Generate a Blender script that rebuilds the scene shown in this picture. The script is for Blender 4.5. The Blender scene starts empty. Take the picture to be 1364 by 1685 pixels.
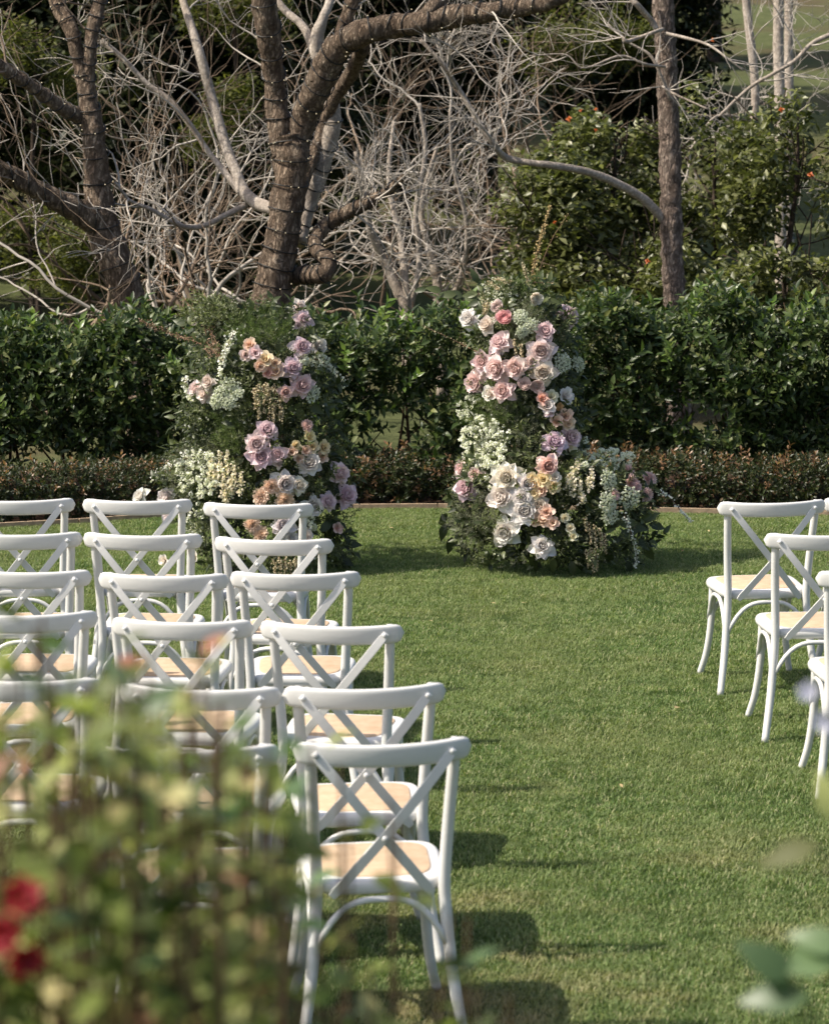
import bpy, math, random
import numpy as np
from mathutils import Vector, Matrix, Euler, noise as mnoise
R = math.radians
random.seed(7)
rng = np.random.default_rng(7)
scene = bpy.context.scene
col = scene.collection

# ------------------------------------------------------------ camera, light
FPX = 4300.0; PITCH = math.atan(652.5 / FPX); CAMZ = 2.60; SPX = 3500.0; DK = FPX / SPX      # depths below are given for SPX px per unit; DK brings them to metres
cam_d = bpy.data.cameras.new('camera'); cam = bpy.data.objects.new('camera', cam_d); col.objects.link(cam)
cam.location = (0, 0, CAMZ); cam.rotation_euler = (R(90) - PITCH, 0, 0)
cam_d.sensor_fit = 'VERTICAL'; cam_d.sensor_height = 36; cam_d.lens = FPX / 1685 * 36
cam_d.clip_start = 0.05; cam_d.clip_end = 600
cam_d.dof.use_dof = True; cam_d.dof.focus_distance = 13.6; cam_d.dof.aperture_fstop = 5.4; cam_d.dof.aperture_blades = 9
scene.camera = cam

SUN_EL = R(50); SUN_DIR = Vector((-1.0, -0.20, 0)).normalized()      # towards the sun, horizontally
SUN_VEC = Vector((SUN_DIR.x * math.cos(SUN_EL), SUN_DIR.y * math.cos(SUN_EL), math.sin(SUN_EL)))
w = bpy.data.worlds.new('World'); scene.world = w; w.use_nodes = True
nt = w.node_tree; nt.nodes.clear()
sky = nt.nodes.new('ShaderNodeTexSky'); sky.sky_type = 'NISHITA'; sky.sun_disc = False
sky.sun_elevation = SUN_EL; sky.sun_rotation = math.atan2(SUN_DIR.x, SUN_DIR.y)
sky.air_density = 1.0; sky.dust_density = 3.5; sky.ozone_density = 1.0
bgn = nt.nodes.new('ShaderNodeBackground'); bgn.inputs['Strength'].default_value = 0.105
wo = nt.nodes.new('ShaderNodeOutputWorld')
nt.links.new(sky.outputs[0], bgn.inputs[0]); nt.links.new(bgn.outputs[0], wo.inputs[0])
sd = bpy.data.lights.new('sun', 'SUN'); sd.energy = 4.2; sd.angle = R(0.53); sd.color = (1.0, 0.925, 0.80)
sun = bpy.data.objects.new('sun', sd); col.objects.link(sun)
sun.rotation_euler = SUN_VEC.to_track_quat('Z', 'Y').to_euler(); sun.location = (-20, 0, 25)
scene.view_settings.view_transform = 'Standard'; scene.view_settings.look = 'None'
scene.view_settings.exposure = 0.76; scene.view_settings.gamma = 1.0; scene.view_settings.use_curve_mapping = False
scene.render.engine = 'CYCLES'
scene.cycles.max_bounces = 6; scene.cycles.diffuse_bounces = 3; scene.cycles.glossy_bounces = 2
scene.cycles.transmission_bounces = 3; scene.cycles.transparent_max_bounces = 4

# ------------------------------------------------------------ place from the photograph
FW = Vector((0, math.cos(PITCH), -math.sin(PITCH))); UP = Vector((0, math.sin(PITCH), math.cos(PITCH)))
def P(px, py, d):
    d = d * DK
    return Vector((0, 0, CAMZ)) + FW * d + Vector((1, 0, 0)) * ((px - 682) / FPX * d) + UP * ((842.5 - py) / FPX * d)
def G(px, py, z=0.0):
    r = FW + Vector((1, 0, 0)) * ((px - 682) / FPX) + UP * ((842.5 - py) / FPX)
    return Vector((0, 0, CAMZ)) + r * ((z - CAMZ) / r.z)

# ------------------------------------------------------------ helpers
def setp(o, label=None, cat=None, group=None, kind=None):
    if label: o['label'] = label
    if cat: o['category'] = cat
    if group: o['group'] = group
    if kind: o['kind'] = kind
    return o
def link(o, parent=None):
    col.objects.link(o)
    if parent is not None: o.parent = parent
    return o
def empty(name, loc=(0, 0, 0), rz=0.0, **k):
    o = bpy.data.objects.new(name, None); o.location = loc; o.rotation_euler = (0, 0, rz); o.empty_display_size = .1
    link(o); return setp(o, **k)
def wtrans(o):
    """matrix of a thing's empty (all things here are unscaled, top level)"""
    return Matrix.LocRotScale(o.location, o.rotation_euler, (1, 1, 1))
def mesh(name, V, F, mat, smooth=True):
    me = bpy.data.meshes.new(name); me.from_pydata([tuple(v) for v in V], [], [tuple(f) for f in F])
    me.materials.append(mat)
    if smooth: me.polygons.foreach_set('use_smooth', [True] * len(me.polygons))
    me.update(); return me
def ob(name, me, parent=None, loc=None, **k):
    o = bpy.data.objects.new(name, me)
    if loc is not None: o.location = loc
    link(o, parent); return setp(o, **k)
class MB:
    def __init__(s): s.V = []; s.F = []
    def add(s, V, F, M=None):
        b = len(s.V)
        s.V.extend([tuple(M @ Vector(v)) for v in V] if M is not None else [tuple(v) for v in V])
        s.F.extend([tuple(i + b for i in f) for f in F])
    def mesh(s, name, mat, smooth=True): return mesh(name, s.V, s.F, mat, smooth)

def catmull(pts, n):
    """pts rows of arbitrary dimension"""
    p = np.array(pts, float); q = np.vstack([2 * p[0] - p[1], p, 2 * p[-1] - p[-2]]); out = []
    for i in range(1, len(q) - 2):
        for k in range(n):
            t = k / n
            out.append(.5 * ((2 * q[i]) + (-q[i-1] + q[i+1]) * t + (2*q[i-1] - 5*q[i] + 4*q[i+1] - q[i+2]) * t*t + (-q[i-1] + 3*q[i] - 3*q[i+1] + q[i+2]) * t**3))
    out.append(p[-1]); return np.array(out)
def tube(pts, rad, sides=8, rough=0.0, cap=True, freq=6.0):
    pts = np.asarray(pts, float); n = len(pts); rad = np.broadcast_to(rad, (n,))
    T = np.gradient(pts, axis=0); T /= np.maximum(np.linalg.norm(T, axis=1)[:, None], 1e-9)
    a = np.array([0, 0, 1.0]) if abs(T[0][2]) < .9 else np.array([1.0, 0, 0])
    N = np.cross(T[0], a); N /= np.linalg.norm(N)
    ang = np.arange(sides) * 2 * math.pi / sides; ca = np.cos(ang); sa = np.sin(ang); V = []
    for i in range(n):
        N = N - T[i] * np.dot(N, T[i]); N /= max(np.linalg.norm(N), 1e-9); B = np.cross(T[i], N)
        ring = pts[i] + rad[i] * (ca[:, None] * N + sa[:, None] * B)
        if rough:
            for j in range(sides):
                f = 1 + rough * (mnoise.noise(Vector(ring[j]) * freq) * 1.2 + .6 * mnoise.noise(Vector(ring[j]) * freq * 3.1))
                ring[j] = pts[i] + (ring[j] - pts[i]) * f
        V.append(ring)
    V = np.vstack(V); F = []
    for i in range(n - 1):
        for j in range(sides):
            k = (j + 1) % sides
            F.append((i*sides + j, i*sides + k, (i+1)*sides + k, (i+1)*sides + j))
    if cap:
        F.append(tuple(range(sides))[::-1]); F.append(tuple((n-1)*sides + j for j in range(sides)))
    return V, F
def ball(r, seg=8, rings=5, sz=1.0):
    V = [(0, 0, r*sz)]; F = []
    for i in range(1, rings):
        t = math.pi * i / rings
        for j in range(seg):
            a = 2*math.pi*j/seg; V.append((r*math.sin(t)*math.cos(a), r*math.sin(t)*math.sin(a), r*sz*math.cos(t)))
    V.append((0, 0, -r*sz)); L = len(V) - 1
    for j in range(seg):
        k = (j+1) % seg; F.append((0, 1+j, 1+k)); F.append((L, 1+(rings-2)*seg+k, 1+(rings-2)*seg+j))
        for i in range(rings-2):
            F.append((1+i*seg+j, 1+(i+1)*seg+j, 1+(i+1)*seg+k, 1+i*seg+k))
    return V, F

# ------------------------------------------------------------ materials
class NT:
    def __init__(s, name):
        s.m = bpy.data.materials.new(name); s.m.use_nodes = True; s.t = s.m.node_tree; s.t.nodes.clear()
        s.out = s.n('ShaderNodeOutputMaterial')
    def n(s, typ, **k):
        x = s.t.nodes.new(typ)
        for a, b in k.items(): setattr(x, a, b)
        return x
    def l(s, a, b): s.t.links.new(a, b)
    def ramp(s, fac, stops):
        r = s.n('ShaderNodeValToRGB'); e = r.color_ramp.elements
        while len(e) > 1: e.remove(e[-1])
        e[0].position = stops[0][0]; e[0].color = (*stops[0][1], 1)
        for p, c in stops[1:]:
            x = e.new(p); x.color = (*c, 1)
        s.l(fac, r.inputs[0]); return r.outputs[0]
    def noise(s, scale, detail=4, rough=.55, vec=None, stretch=None):
        x = s.n('ShaderNodeTexNoise'); x.inputs['Scale'].default_value = scale
        x.inputs['Detail'].default_value = detail; x.inputs['Roughness'].default_value = rough
        if vec is None: vec = s.n('ShaderNodeTexCoord').outputs['Object']
        if stretch:
            mp = s.n('ShaderNodeMapping'); mp.inputs['Scale'].default_value = stretch; s.l(vec, mp.inputs[0]); vec = mp.outputs[0]
        s.l(vec, x.inputs['Vector']); return x.outputs[0]
    def mix(s, a, b, fac, blend='MIX'):
        x = s.n('ShaderNodeMix', data_type='RGBA', blend_type=blend)
        for i, v in ((0, fac), (6, a), (7, b)):
            if isinstance(v, (int, float)): x.inputs[i].default_value = v
            elif isinstance(v, tuple): x.inputs[i].default_value = (*v, 1)
            else: s.l(v, x.inputs[i])
        return x.outputs[2]
    def math(s, op, a, b=0.0, clamp=False):
        x = s.n('ShaderNodeMath', operation=op, use_clamp=clamp)
        for i, v in ((0, a), (1, b)):
            if isinstance(v, (int, float)): x.inputs[i].default_value = v
            else: s.l(v, x.inputs[i])
        return x.outputs[0]
    def bump(s, h, strength=.5, dist=.01):
        b = s.n('ShaderNodeBump'); b.inputs['Strength'].default_value = strength; b.inputs['Distance'].default_value = dist
        s.l(h, b.inputs['Height']); return b.outputs[0]
    def bsdf(s, colr, rough=.6, spec=.5, normal=None, transl=None, tcol=None):
        p = s.n('ShaderNodeBsdfPrincipled')
        if isinstance(colr, tuple): p.inputs['Base Color'].default_value = (*colr, 1)
        else: s.l(colr, p.inputs['Base Color'])
        if isinstance(rough, (int, float)): p.inputs['Roughness'].default_value = rough
        else: s.l(rough, p.inputs['Roughness'])
        p.inputs['Specular IOR Level'].default_value = spec
        if normal is not None: s.l(normal, p.inputs['Normal'])
        if transl:
            t = s.n('ShaderNodeBsdfTranslucent'); c = tcol if tcol is not None else colr
            if isinstance(c, tuple): t.inputs[0].default_value = (*c, 1)
            else: s.l(c, t.inputs[0])
            mx = s.n('ShaderNodeMixShader'); mx.inputs[0].default_value = transl
            s.l(p.outputs[0], mx.inputs[1]); s.l(t.outputs[0], mx.inputs[2]); s.l(mx.outputs[0], s.out.inputs[0])
        else: s.l(p.outputs[0], s.out.inputs[0])
        return s.m

def rnd(t):
    g = t.n('ShaderNodeNewGeometry').outputs['Random Per Island']; o = t.n('ShaderNodeObjectInfo').outputs['Random']
    a = t.math('ADD', g, o); return t.math('FRACT', a)
def leaf_mat(name, stops, rough=.42, spec=.5, transl=.25, patch=None):
    t = NT(name); c = t.ramp(rnd(t), stops)
    if patch:
        v = t.n('ShaderNodeNewGeometry').outputs['Position']
        nz = t.ramp(t.noise(patch[0], 3, .5, v), [(.42, (0, 0, 0)), (.6, (1, 1, 1))])
        c = t.mix(c, patch[1], nz)
    tc = t.mix(c, (1.0, 1.15, .45), .6, 'MULTIPLY')
    tc = t.mix(tc, (1.6, 1.6, 1.6), 1.0, 'MULTIPLY')
    return t.bsdf(c, rough, spec, None, transl, tc)
def plain(name, c, rough=.6, spec=.4, var=.25, scale=30, bump=.2, transl=None):
    t = NT(name); n = t.noise(scale, 4)
    cc = t.ramp(n, [(.3, tuple(x*(1-var) for x in c)), (.7, tuple(min(1, x*(1+var)) for x in c))])
    return t.bsdf(cc, rough, spec, t.bump(n, bump, .004), transl)
def bark(name, stops, scale=9, stretch=(1, 1, .28), bump=.9, dist=.03, rough=.92):
    t = NT(name); a = t.noise(scale, 8, .7, None, stretch)
    vo = t.n('ShaderNodeTexVoronoi', feature='DISTANCE_TO_EDGE'); vo.inputs['Scale'].default_value = scale * 2.2
    mp = t.n('ShaderNodeMapping'); mp.inputs['Scale'].default_value = stretch
    t.l(t.n('ShaderNodeTexCoord').outputs['Object'], mp.inputs[0])
    mx = t.mix(mp.outputs[0], a, .12); t.l(mx, vo.inputs['Vector'])
    vr = t.ramp(vo.outputs[0], [(0, (0, 0, 0)), (.22, (1, 1, 1))])
    h = t.math('ADD', t.math('MULTIPLY', vr, .55), a)
    c = t.ramp(a, stops); c = t.mix(c, tuple(x*.45 for x in stops[0][1]), t.math('MULTIPLY', t.math('SUBTRACT', 1.0, vr), .55))
    big = t.noise(1.6, 3, .6); c = t.mix(c, (.75, .68, .62), t.ramp(big, [(.45, (0, 0, 0)), (.7, (.6, .6, .6))]), 'MULTIPLY')
    return t.bsdf(c, rough, .2, t.bump(h, bump, dist))
# grass blades: colour varies per blade and in broad worn patches
def grass_mat():
    t = NT('grass_blades'); r = rnd(t)
    c = t.ramp(r, [(0, (.058, .115, .022)), (.35, (.105, .175, .046)), (.7, (.170, .235, .080)), (.9, (.28, .31, .145)), (1, (.50, .46, .29))])
    pos = t.n('ShaderNodeNewGeometry').outputs['Position']
    m1 = t.ramp(t.noise(9, 5, .7, pos), [(.34, (.50, .58, .46)), (.5, (1, 1, 1)), (.66, (1.4, 1.28, 1.35))]); c = t.mix(c, m1, 1.0, 'MULTIPLY')
    n1 = t.ramp(t.noise(1.1, 4, .6, pos), [(.40, (0, 0, 0)), (.68, (.8, .8, .8))])
    c = t.mix(c, (.22, .255, .10), t.math('MULTIPLY', n1, .7))
    n2 = t.ramp(t.noise(.8, 5, .65, pos, (1, 1.6, 1)), [(.50, (0, 0, 0)), (.66, (.85, .85, .85))])
    sep = t.n('ShaderNodeSeparateXYZ'); t.l(pos, sep.inputs[0])
    near = t.ramp(t.math('DIVIDE', sep.outputs[1], 10.0), [(.76, (1, 1, 1)), (.95, (.15, .15, .15))])
    c = t.mix(c, (.42, .33, .19), t.math('MULTIPLY', n2, near))
    return t.bsdf(c, .55, .35, None, .3, t.mix(c, (1.5, 1.6, .8), 1.0, 'MULTIPLY'))
M = {}
M['grass'] = grass_mat()
def soil_lawn():
    t = NT('lawn_turf'); a = t.noise(60, 6, .7); b = t.noise(1.2, 4)
    c = t.ramp(a, [(.3, (.020, .036, .009)), (.6, (.050, .075, .020)), (.8, (.09, .09, .035))])
    return t.bsdf(c, .95, .1, t.bump(a, .8, .02))
M['turf'] = soil_lawn()
def field():
    t = NT('field_grass'); a = t.noise(3.5, 8, .7); b = t.noise(.25, 5, .6)
    c = t.ramp(a, [(.3, (.045, .056, .020)), (.7, (.105, .115, .048))])  # grass tones lowered to paint in the shade on the hill
    c = t.mix(c, (.085, .060, .036), t.ramp(b, [(.5, (0, 0, 0)), (.66, (.8, .8, .8))]))
    return t.bsdf(c, .95, .1, t.bump(a, .8, .08))
M['field'] = field()
M['mulch'] = plain('bed_mulch', (.045, .026, .017), .95, .1, .5, 40, 1.0)
M['edging'] = plain('edging_timber', (.34, .25, .17), .8, .2, .3, 20)
def white_paint():
    t = NT('white_chair_paint'); a = t.noise(7, 6, .7, None, (1, 1, 1)); b = t.noise(55, 5, .75, None, (.25, 1, 2.2))
    c = t.ramp(a, [(.3, (.60, .595, .575)), (.7, (.68, .672, .65))])
    wear = t.ramp(b, [(.66, (0, 0, 0)), (.73, (.75, .75, .75))])
    gate = t.ramp(t.noise(5, 3), [(.52, (0, 0, 0)), (.64, (1, 1, 1))])
    c = t.mix(c, (.42, .36, .31), t.math('MULTIPLY', wear, gate))
    return t.bsdf(c, .42, .45, t.bump(b, .25, .0015))
M['white'] = white_paint()
def cane():
    t = NT('woven_cane'); tc = t.n('ShaderNodeTexCoord').outputs['Object']
    ch = t.n('ShaderNodeTexChecker'); ch.inputs['Scale'].default_value = 110; t.l(tc, ch.inputs[0])
    n = t.noise(22, 5, .6)
    c = t.ramp(n, [(.3, (.50, .35, .22)), (.7, (.64, .48, .33))])
    c = t.mix(c, (.42, .28, .17), t.math('MULTIPLY', ch.outputs[1], .45))
    return t.bsdf(c, .6, .3, t.bump(ch.outputs[1], .5, .002))
M['cane'] = cane()
M['bolt'] = plain('painted_bolt', (.62, .62, .61), .35, .6, .1)
M['bark_big'] = bark('grey_brown_bark', [(.3, (.12, .08, .055)), (.5, (.29, .215, .155)), (.72, (.56, .45, .34))], 17, (1, 1, .35), 1.0, .05)
M['bark_pale'] = bark('pale_smooth_bark', [(.3, (.28, .235, .195)), (.6, (.46, .40, .34)), (.8, (.60, .54, .47))], 14, (1, 1, .8), .4, .01)
M['bark_rough'] = bark('flaky_bark', [(.3, (.12, .085, .065)), (.52, (.31, .24, .195)), (.75, (.55, .46, .38))], 16, (1, 1, .35), 1.0, .04)
M['bark_dark'] = bark('dark_bark', [(.3, (.045, .032, .024)), (.7, (.12, .09, .068))], 10)
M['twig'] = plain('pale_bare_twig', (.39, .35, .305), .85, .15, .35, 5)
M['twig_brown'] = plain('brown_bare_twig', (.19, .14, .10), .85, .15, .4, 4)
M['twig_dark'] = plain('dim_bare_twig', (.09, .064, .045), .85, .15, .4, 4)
M['stem'] = plain('brown_stem', (.12, .075, .045), .8, .2)
M['stem_g'] = plain('green_stem', (.10, .13, .05), .6, .3)
M['wire'] = plain('black_cable', (.012, .011, .010), .5, .4, .1)
tt = NT('fairy_bulb'); e = tt.n('ShaderNodeEmission'); e.inputs[0].default_value = (1, .84, .55, 1); e.inputs[1].default_value = .7; tt.l(e.outputs[0], tt.out.inputs[0]); M['bulb'] = tt.m
M['hedge'] = leaf_mat('glossy_hedge_leaf', [(0, (.018, .034, .009)), (.4, (.036, .062, .015)), (.75, (.060, .092, .022)), (.93, (.11, .135, .04)), (1, (.17, .18, .055))], .42, .40, .25)
M['hedge_new'] = leaf_mat('fresh_hedge_leaf', [(0, (.09, .15, .025)), (.5, (.13, .20, .045)), (1, (.20, .25, .08))], .35, .5, .35)
M['low'] = leaf_mat('low_hedge_leaf', [(0, (.014, .022, .007)), (.65, (.034, .048, .014)), (.90, (.055, .062, .021)), (.97, (.09, .062, .03)), (1, (.20, .14, .08))], .42, .4, .2)
M['lowtip'] = leaf_mat('coppery_new_leaf', [(0, (.10, .06, .03)), (.5, (.22, .12, .06)), (1, (.36, .22, .13))], .4, .5, .3)
M['ever'] = leaf_mat('shade_toned_evergreen_leaf', [(0, (.010, .015, .006)), (.5, (.022, .030, .011)), (.9, (.045, .050, .018)), (1, (.07, .07, .026))], .6, .25, .12)  # forest shade put into the leaf colour: very low albedo
M['olive'] = leaf_mat('olive_leaf', [(0, (.035, .045, .010)), (.5, (.075, .085, .018)), (1, (.14, .14, .035))], .55, .3, .3)
M['shrub'] = leaf_mat('broad_shrub_leaf', [(0, (.034, .042, .012)), (.4, (.075, .086, .024)), (.8, (.135, .145, .044)), (1, (.27, .27, .13))], .42, .5, .3)
M['fore'] = leaf_mat('foreground_leaf', [(0, (.040, .062, .014)), (.3, (.105, .135, .030)), (.6, (.22, .26, .07)), (.85, (.42, .43, .18)), (.97, (.52, .42, .22)), (1, (.34, .14, .10))], .5, .3, .4)
M['fore_cool'] = leaf_mat('foreground_cool_leaf', [(0, (.05, .09, .035)), (.6, (.12, .19, .08)), (1, (.26, .33, .17))], .4, .45, .35)
M['arr_dark'] = leaf_mat('dark_gloss_leaf', [(0, (.020, .031, .010)), (.5, (.044, .060, .020)), (1, (.10, .12, .045))], .42, .38, .2)
M['arr_mid'] = leaf_mat('mid_green_leaf', [(0, (.045, .060, .022)), (.5, (.095, .115, .042)), (1, (.19, .21, .09))], .45, .4, .3)
M['arr_fern'] = leaf_mat('fresh_fern_leaf', [(0, (.055, .090, .020)), (.6, (.10, .145, .035)), (1, (.17, .22, .07))], .5, .35, .35)
M['arr_grey'] = leaf_mat('grey_green_leaf', [(0, (.10, .11, .070)), (.6, (.20, .21, .14)), (1, (.34, .34, .25))], .6, .3, .3)
M['wblos'] = leaf_mat('tiny_white_blossom', [(0, (.74, .73, .67)), (1, (.88, .87, .83))], .6, .3, .25)
M['umbel'] = leaf_mat('lace_blossom', [(0, (.56, .58, .49)), (1, (.80, .80, .73))], .7, .2, .2)
M['snap'] = leaf_mat('pale_snapdragon', [(0, (.74, .70, .52)), (.5, (.80, .66, .57)), (1, (.80, .77, .66))], .6, .3, .3)
M['tassel'] = leaf_mat('cream_bud', [(0, (.42, .36, .22)), (.6, (.60, .53, .36)), (1, (.40, .26, .17))], .65, .3, .2)
M['bud'] = leaf_mat('ochre_bud', [(0, (.30, .20, .09)), (.6, (.46, .34, .16)), (1, (.55, .44, .26))], .65, .3, .2)
M['budpink'] = leaf_mat('rosy_brown_bud', [(0, (.20, .11, .075)), (.6, (.34, .21, .15)), (1, (.48, .34, .24))], .65, .3, .2)
M['orange'] = leaf_mat('orange_flower', [(0, (.42, .09, .03)), (1, (.52, .17, .05))], .5, .3, .3)
M['red'] = leaf_mat('red_petal', [(0, (.26, .015, .022)), (1, (.38, .035, .05))], .5, .3, .3)
M['lilac'] = leaf_mat('lilac_petal', [(0, (.26, .28, .38)), (1, (.40, .40, .50))], .5, .3, .3)
M['dead'] = leaf_mat('fallen_dry_leaf', [(0, (.30, .19, .09)), (1, (.48, .40, .22))], .7, .2, .2)
def petal_mat():
    t = NT('flower_petal'); oc = t.n('ShaderNodeObjectInfo').outputs['Color']
    uv = t.n('ShaderNodeAttribute', attribute_name='pv'); r = t.n('ShaderNodeNewGeometry').outputs['Random Per Island']
    deep = t.mix(oc, (1.0, .93, .90), 1.0, 'MULTIPLY')
    c = t.mix(deep, oc, t.ramp(uv.outputs['Fac'], [(.15, (0, 0, 0)), (.75, (1, 1, 1))]))
    c = t.mix(c, (.93, .90, .90), t.math('MULTIPLY', r, .35), 'MULTIPLY')
    n = t.noise(90, 3); return t.bsdf(c, .55, .25, t.bump(n, .2, .001), .34, t.mix(c, (1.1, 1.0, .95), 1.0, 'MULTIPLY'))
M['petal'] = petal_mat()

# ------------------------------------------------------------ scatter (stuff)
src_colls = {}
def source(name, meshes):
    """an unlinked collection that only feeds the instancing"""
    c = bpy.data.collections.new(name + '_source')
    for i, me in enumerate(meshes):
        o = bpy.data.objects.new('%s_piece_%03d' % (name, i), me); c.objects.link(o)
    src_colls[name] = c; return c
def scatter(name, coll, pts, rots, scales, parent=None, **k):
    n = len(pts); me = bpy.data.meshes.new(name); me.from_pydata([tuple(p) for p in pts], [], [])
    a = me.attributes.new('rot', 'FLOAT_VECTOR', 'POINT'); a.data.foreach_set('vector', np.asarray(rots, float).ravel())
    a = me.attributes.new('scl', 'FLOAT', 'POINT'); a.data.foreach_set('value', np.asarray(scales, float).ravel())
    o = ob(name, me, parent, **k)
    if 'kind' not in o: o['kind'] = 'stuff'
    g = bpy.data.node_groups.new(name + '_scatter', 'GeometryNodeTree')
    g.interface.new_socket('Geometry', in_out='INPUT', socket_type='NodeSocketGeometry')
    g.interface.new_socket('Geometry', in_out='OUTPUT', socket_type='NodeSocketGeometry')
    N = g.nodes.new; L = g.links.new
    gi, go = N('NodeGroupInput'), N('NodeGroupOutput'); ip = N('GeometryNodeInstanceOnPoints')
    ci = N('GeometryNodeCollectionInfo'); ci.inputs['Collection'].default_value = coll
    ci.inputs['Separate Children'].default_value = True; ci.inputs['Reset Children'].default_value = True
    r = N('GeometryNodeInputNamedAttribute'); r.data_type = 'FLOAT_VECTOR'; r.inputs['Name'].default_value = 'rot'
    s = N('GeometryNodeInputNamedAttribute'); s.data_type = 'FLOAT'; s.inputs['Name'].default_value = 'scl'
    e2 = N('FunctionNodeEulerToRotation'); L(r.outputs[0], e2.inputs[0])
    L(gi.outputs[0], ip.inputs['Points']); L(ci.outputs[0], ip.inputs['Instance']); ip.inputs['Pick Instance'].default_value = True
    rv = N('FunctionNodeRandomValue'); rv.data_type = 'INT'
    rv.inputs[4].default_value = 0; rv.inputs[5].default_value = len(coll.objects) - 1
    L(rv.outputs[2], ip.inputs['Instance Index'])
    L(e2.outputs[0], ip.inputs['Rotation']); L(s.outputs[0], ip.inputs['Scale']); L(ip.outputs[0], go.inputs[0])
    md = o.modifiers.new('scatter', 'NODES'); md.node_group = g
    return o
def eul(d, roll):
    return (Vector(d).to_track_quat('Z', 'Y') @ Euler((0, 0, roll)).to_quaternion()).to_euler()
def leaf_vf(L, W, fold=.25, bend=.3, rows=3, tip=1.0):
    """a leaf along +Y from the origin, face up +Z, folded on its midrib"""
    V = []; F = []
    for i in range(rows + 1):
        t = i / rows; wd = W * .5 * math.sin(math.pi * min(1, (t * .93 + .07)) ** (.8 * tip)) if 0 < i < rows else (W*.06 if i == 0 else 0.001)
        y = L * t * (1 - .12*bend*t); z = -bend * L * t * t * .6
        V += [(-wd, y, z + wd * fold), (0, y, z), (wd, y, z + wd * fold)]
    for i in range(rows):
        b = 3*i; F += [(b, b+1, b+4, b+3), (b+1, b+2, b+5, b+4)]
    return V, F
def sprig_mesh(name, mat, n, L, W, length, seed, pairs=True, spread=60, stem=True, rows=3, bend=.3, up=.2):
    rd = random.Random(seed); mb = MB()
    k = n // 2 if pairs else n; crv = [Vector((0, 0, 0))]; d = Vector((rd.uniform(-.2, .2), rd.uniform(-.2, .2), 1)).normalized()
    for i in range(k):
        d = (d + Vector((rd.uniform(-.15, .15), rd.uniform(-.15, .15), 0))).normalized(); crv.append(crv[-1] + d * length / k)
    if stem:
        V, F = tube([tuple(c) for c in crv], np.linspace(L*.035, L*.015, len(crv)), 3, cap=False); mb.add(V, F)
    az = rd.uniform(0, 6)
    for i in range(1, k + 1):
        az += R(90) + rd.uniform(-.4, .4) if pairs else R(137.5)
        for s in ((0, math.pi) if pairs else (0,)):
            t = i / k; el = R(90 - spread * (1.15 - .5*t) + rd.uniform(-14, 14))
            V, F = leaf_vf(L * rd.uniform(.75, 1.1), W * rd.uniform(.8, 1.1), .3, bend * rd.uniform(.3, 1.6), rows)
            mt = Matrix.Translation(crv[i]) @ Euler((0, 0, az + s)).to_matrix().to_4x4() @ Euler((el, rd.uniform(-.5, .5), rd.uniform(-.2, .2))).to_matrix().to_4x4()
            mb.add(V, F, mt)
    return mb.mesh(name, mat)
def vec_noise(p, s): return mnoise.noise(Vector(p) * s)

# ------------------------------------------------------------ setting: ground
def ground():
    xs = np.concatenate([np.linspace(-90, -12, 14), np.linspace(-10, 16, 27), np.linspace(18, 90, 12)])
    ys = np.concatenate([np.linspace(-30, 17, 12), np.linspace(18, 64, 46), np.linspace(68, 150, 12)])
    V = []; F = []
    for y in ys:
        for x in xs:
            z = 0.0
            if y > 30: z += (y - 30) * .14 * min(1, (y - 30) / 14) + .25 * vec_noise((x, y, 0), .15) * min(1, (y-30)/8)
            V.append((x, y, z - .006))
    nx = len(xs)
    for j in range(len(ys) - 1):
        for i in range(nx - 1): F.append((j*nx+i, j*nx+i+1, (j+1)*nx+i+1, (j+1)*nx+i))
    return ob('grassy_hillside', mesh('grassy_hillside', V, F, M['field']), kind='structure')
ground()
EDGE = [(-700, 900), (-200, 880), (130, 862), (330, 848), (580, 838), (720, 837), (950, 841), (1200, 846), (1500, 852), (2100, 866)]
edge_pts = [G(x, y) for x, y in EDGE]
def edge_y(x):
    for a, b in zip(edge_pts, edge_pts[1:]):
        if a.x <= x <= b.x: return a.y + (b.y - a.y) * (x - a.x) / (b.x - a.x)
    return edge_pts[0].y if x < edge_pts[0].x else edge_pts[-1].y
V = [(p.x, p.y, 0.0) for p in edge_pts] + [(edge_pts[-1].x, -3, 0), (edge_pts[0].x, -3, 0)]
ob('lawn', mesh('lawn', V, [tuple(range(len(V)))[::-1]], M['turf'], False), kind='structure')
V = [(p.x, p.y + .02, .004) for p in edge_pts] + [(p.x, p.y + 2.5, .004) for p in edge_pts]
n_ = len(edge_pts)
ob('garden_bed', mesh('garden_bed', V, [(i, i+1, n_+i+1, n_+i) for i in range(n_-1)], M['mulch'], False), kind='structure')
# timber edging boards
er = empty('timber_edging', (0, 0, 0), label='thin brown timber edging between the lawn and the hedge bed', cat='garden edging')
for i in range(n_ - 1):
    a, b = edge_pts[i], edge_pts[i+1]; d = (b - a); d.z = 0; L_ = d.length; d.normalize(); nrm = Vector((-d.y, d.x, 0))
    mb = MB(); q = []
    for s in (.004, L_ - .004):
        for t in (-.012, .012):
            for z in (-.02, .035): q.append(a + d*s + nrm*t + Vector((0, 0, z)))
    mb.add(q, [(0, 1, 3, 2), (4, 6, 7, 5), (0, 4, 5, 1), (2, 3, 7, 6), (1, 5, 7, 3), (0, 2, 6, 4)])
    ob('edging_board', mb.mesh('edging_board', M['edging'], False), er)

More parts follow.
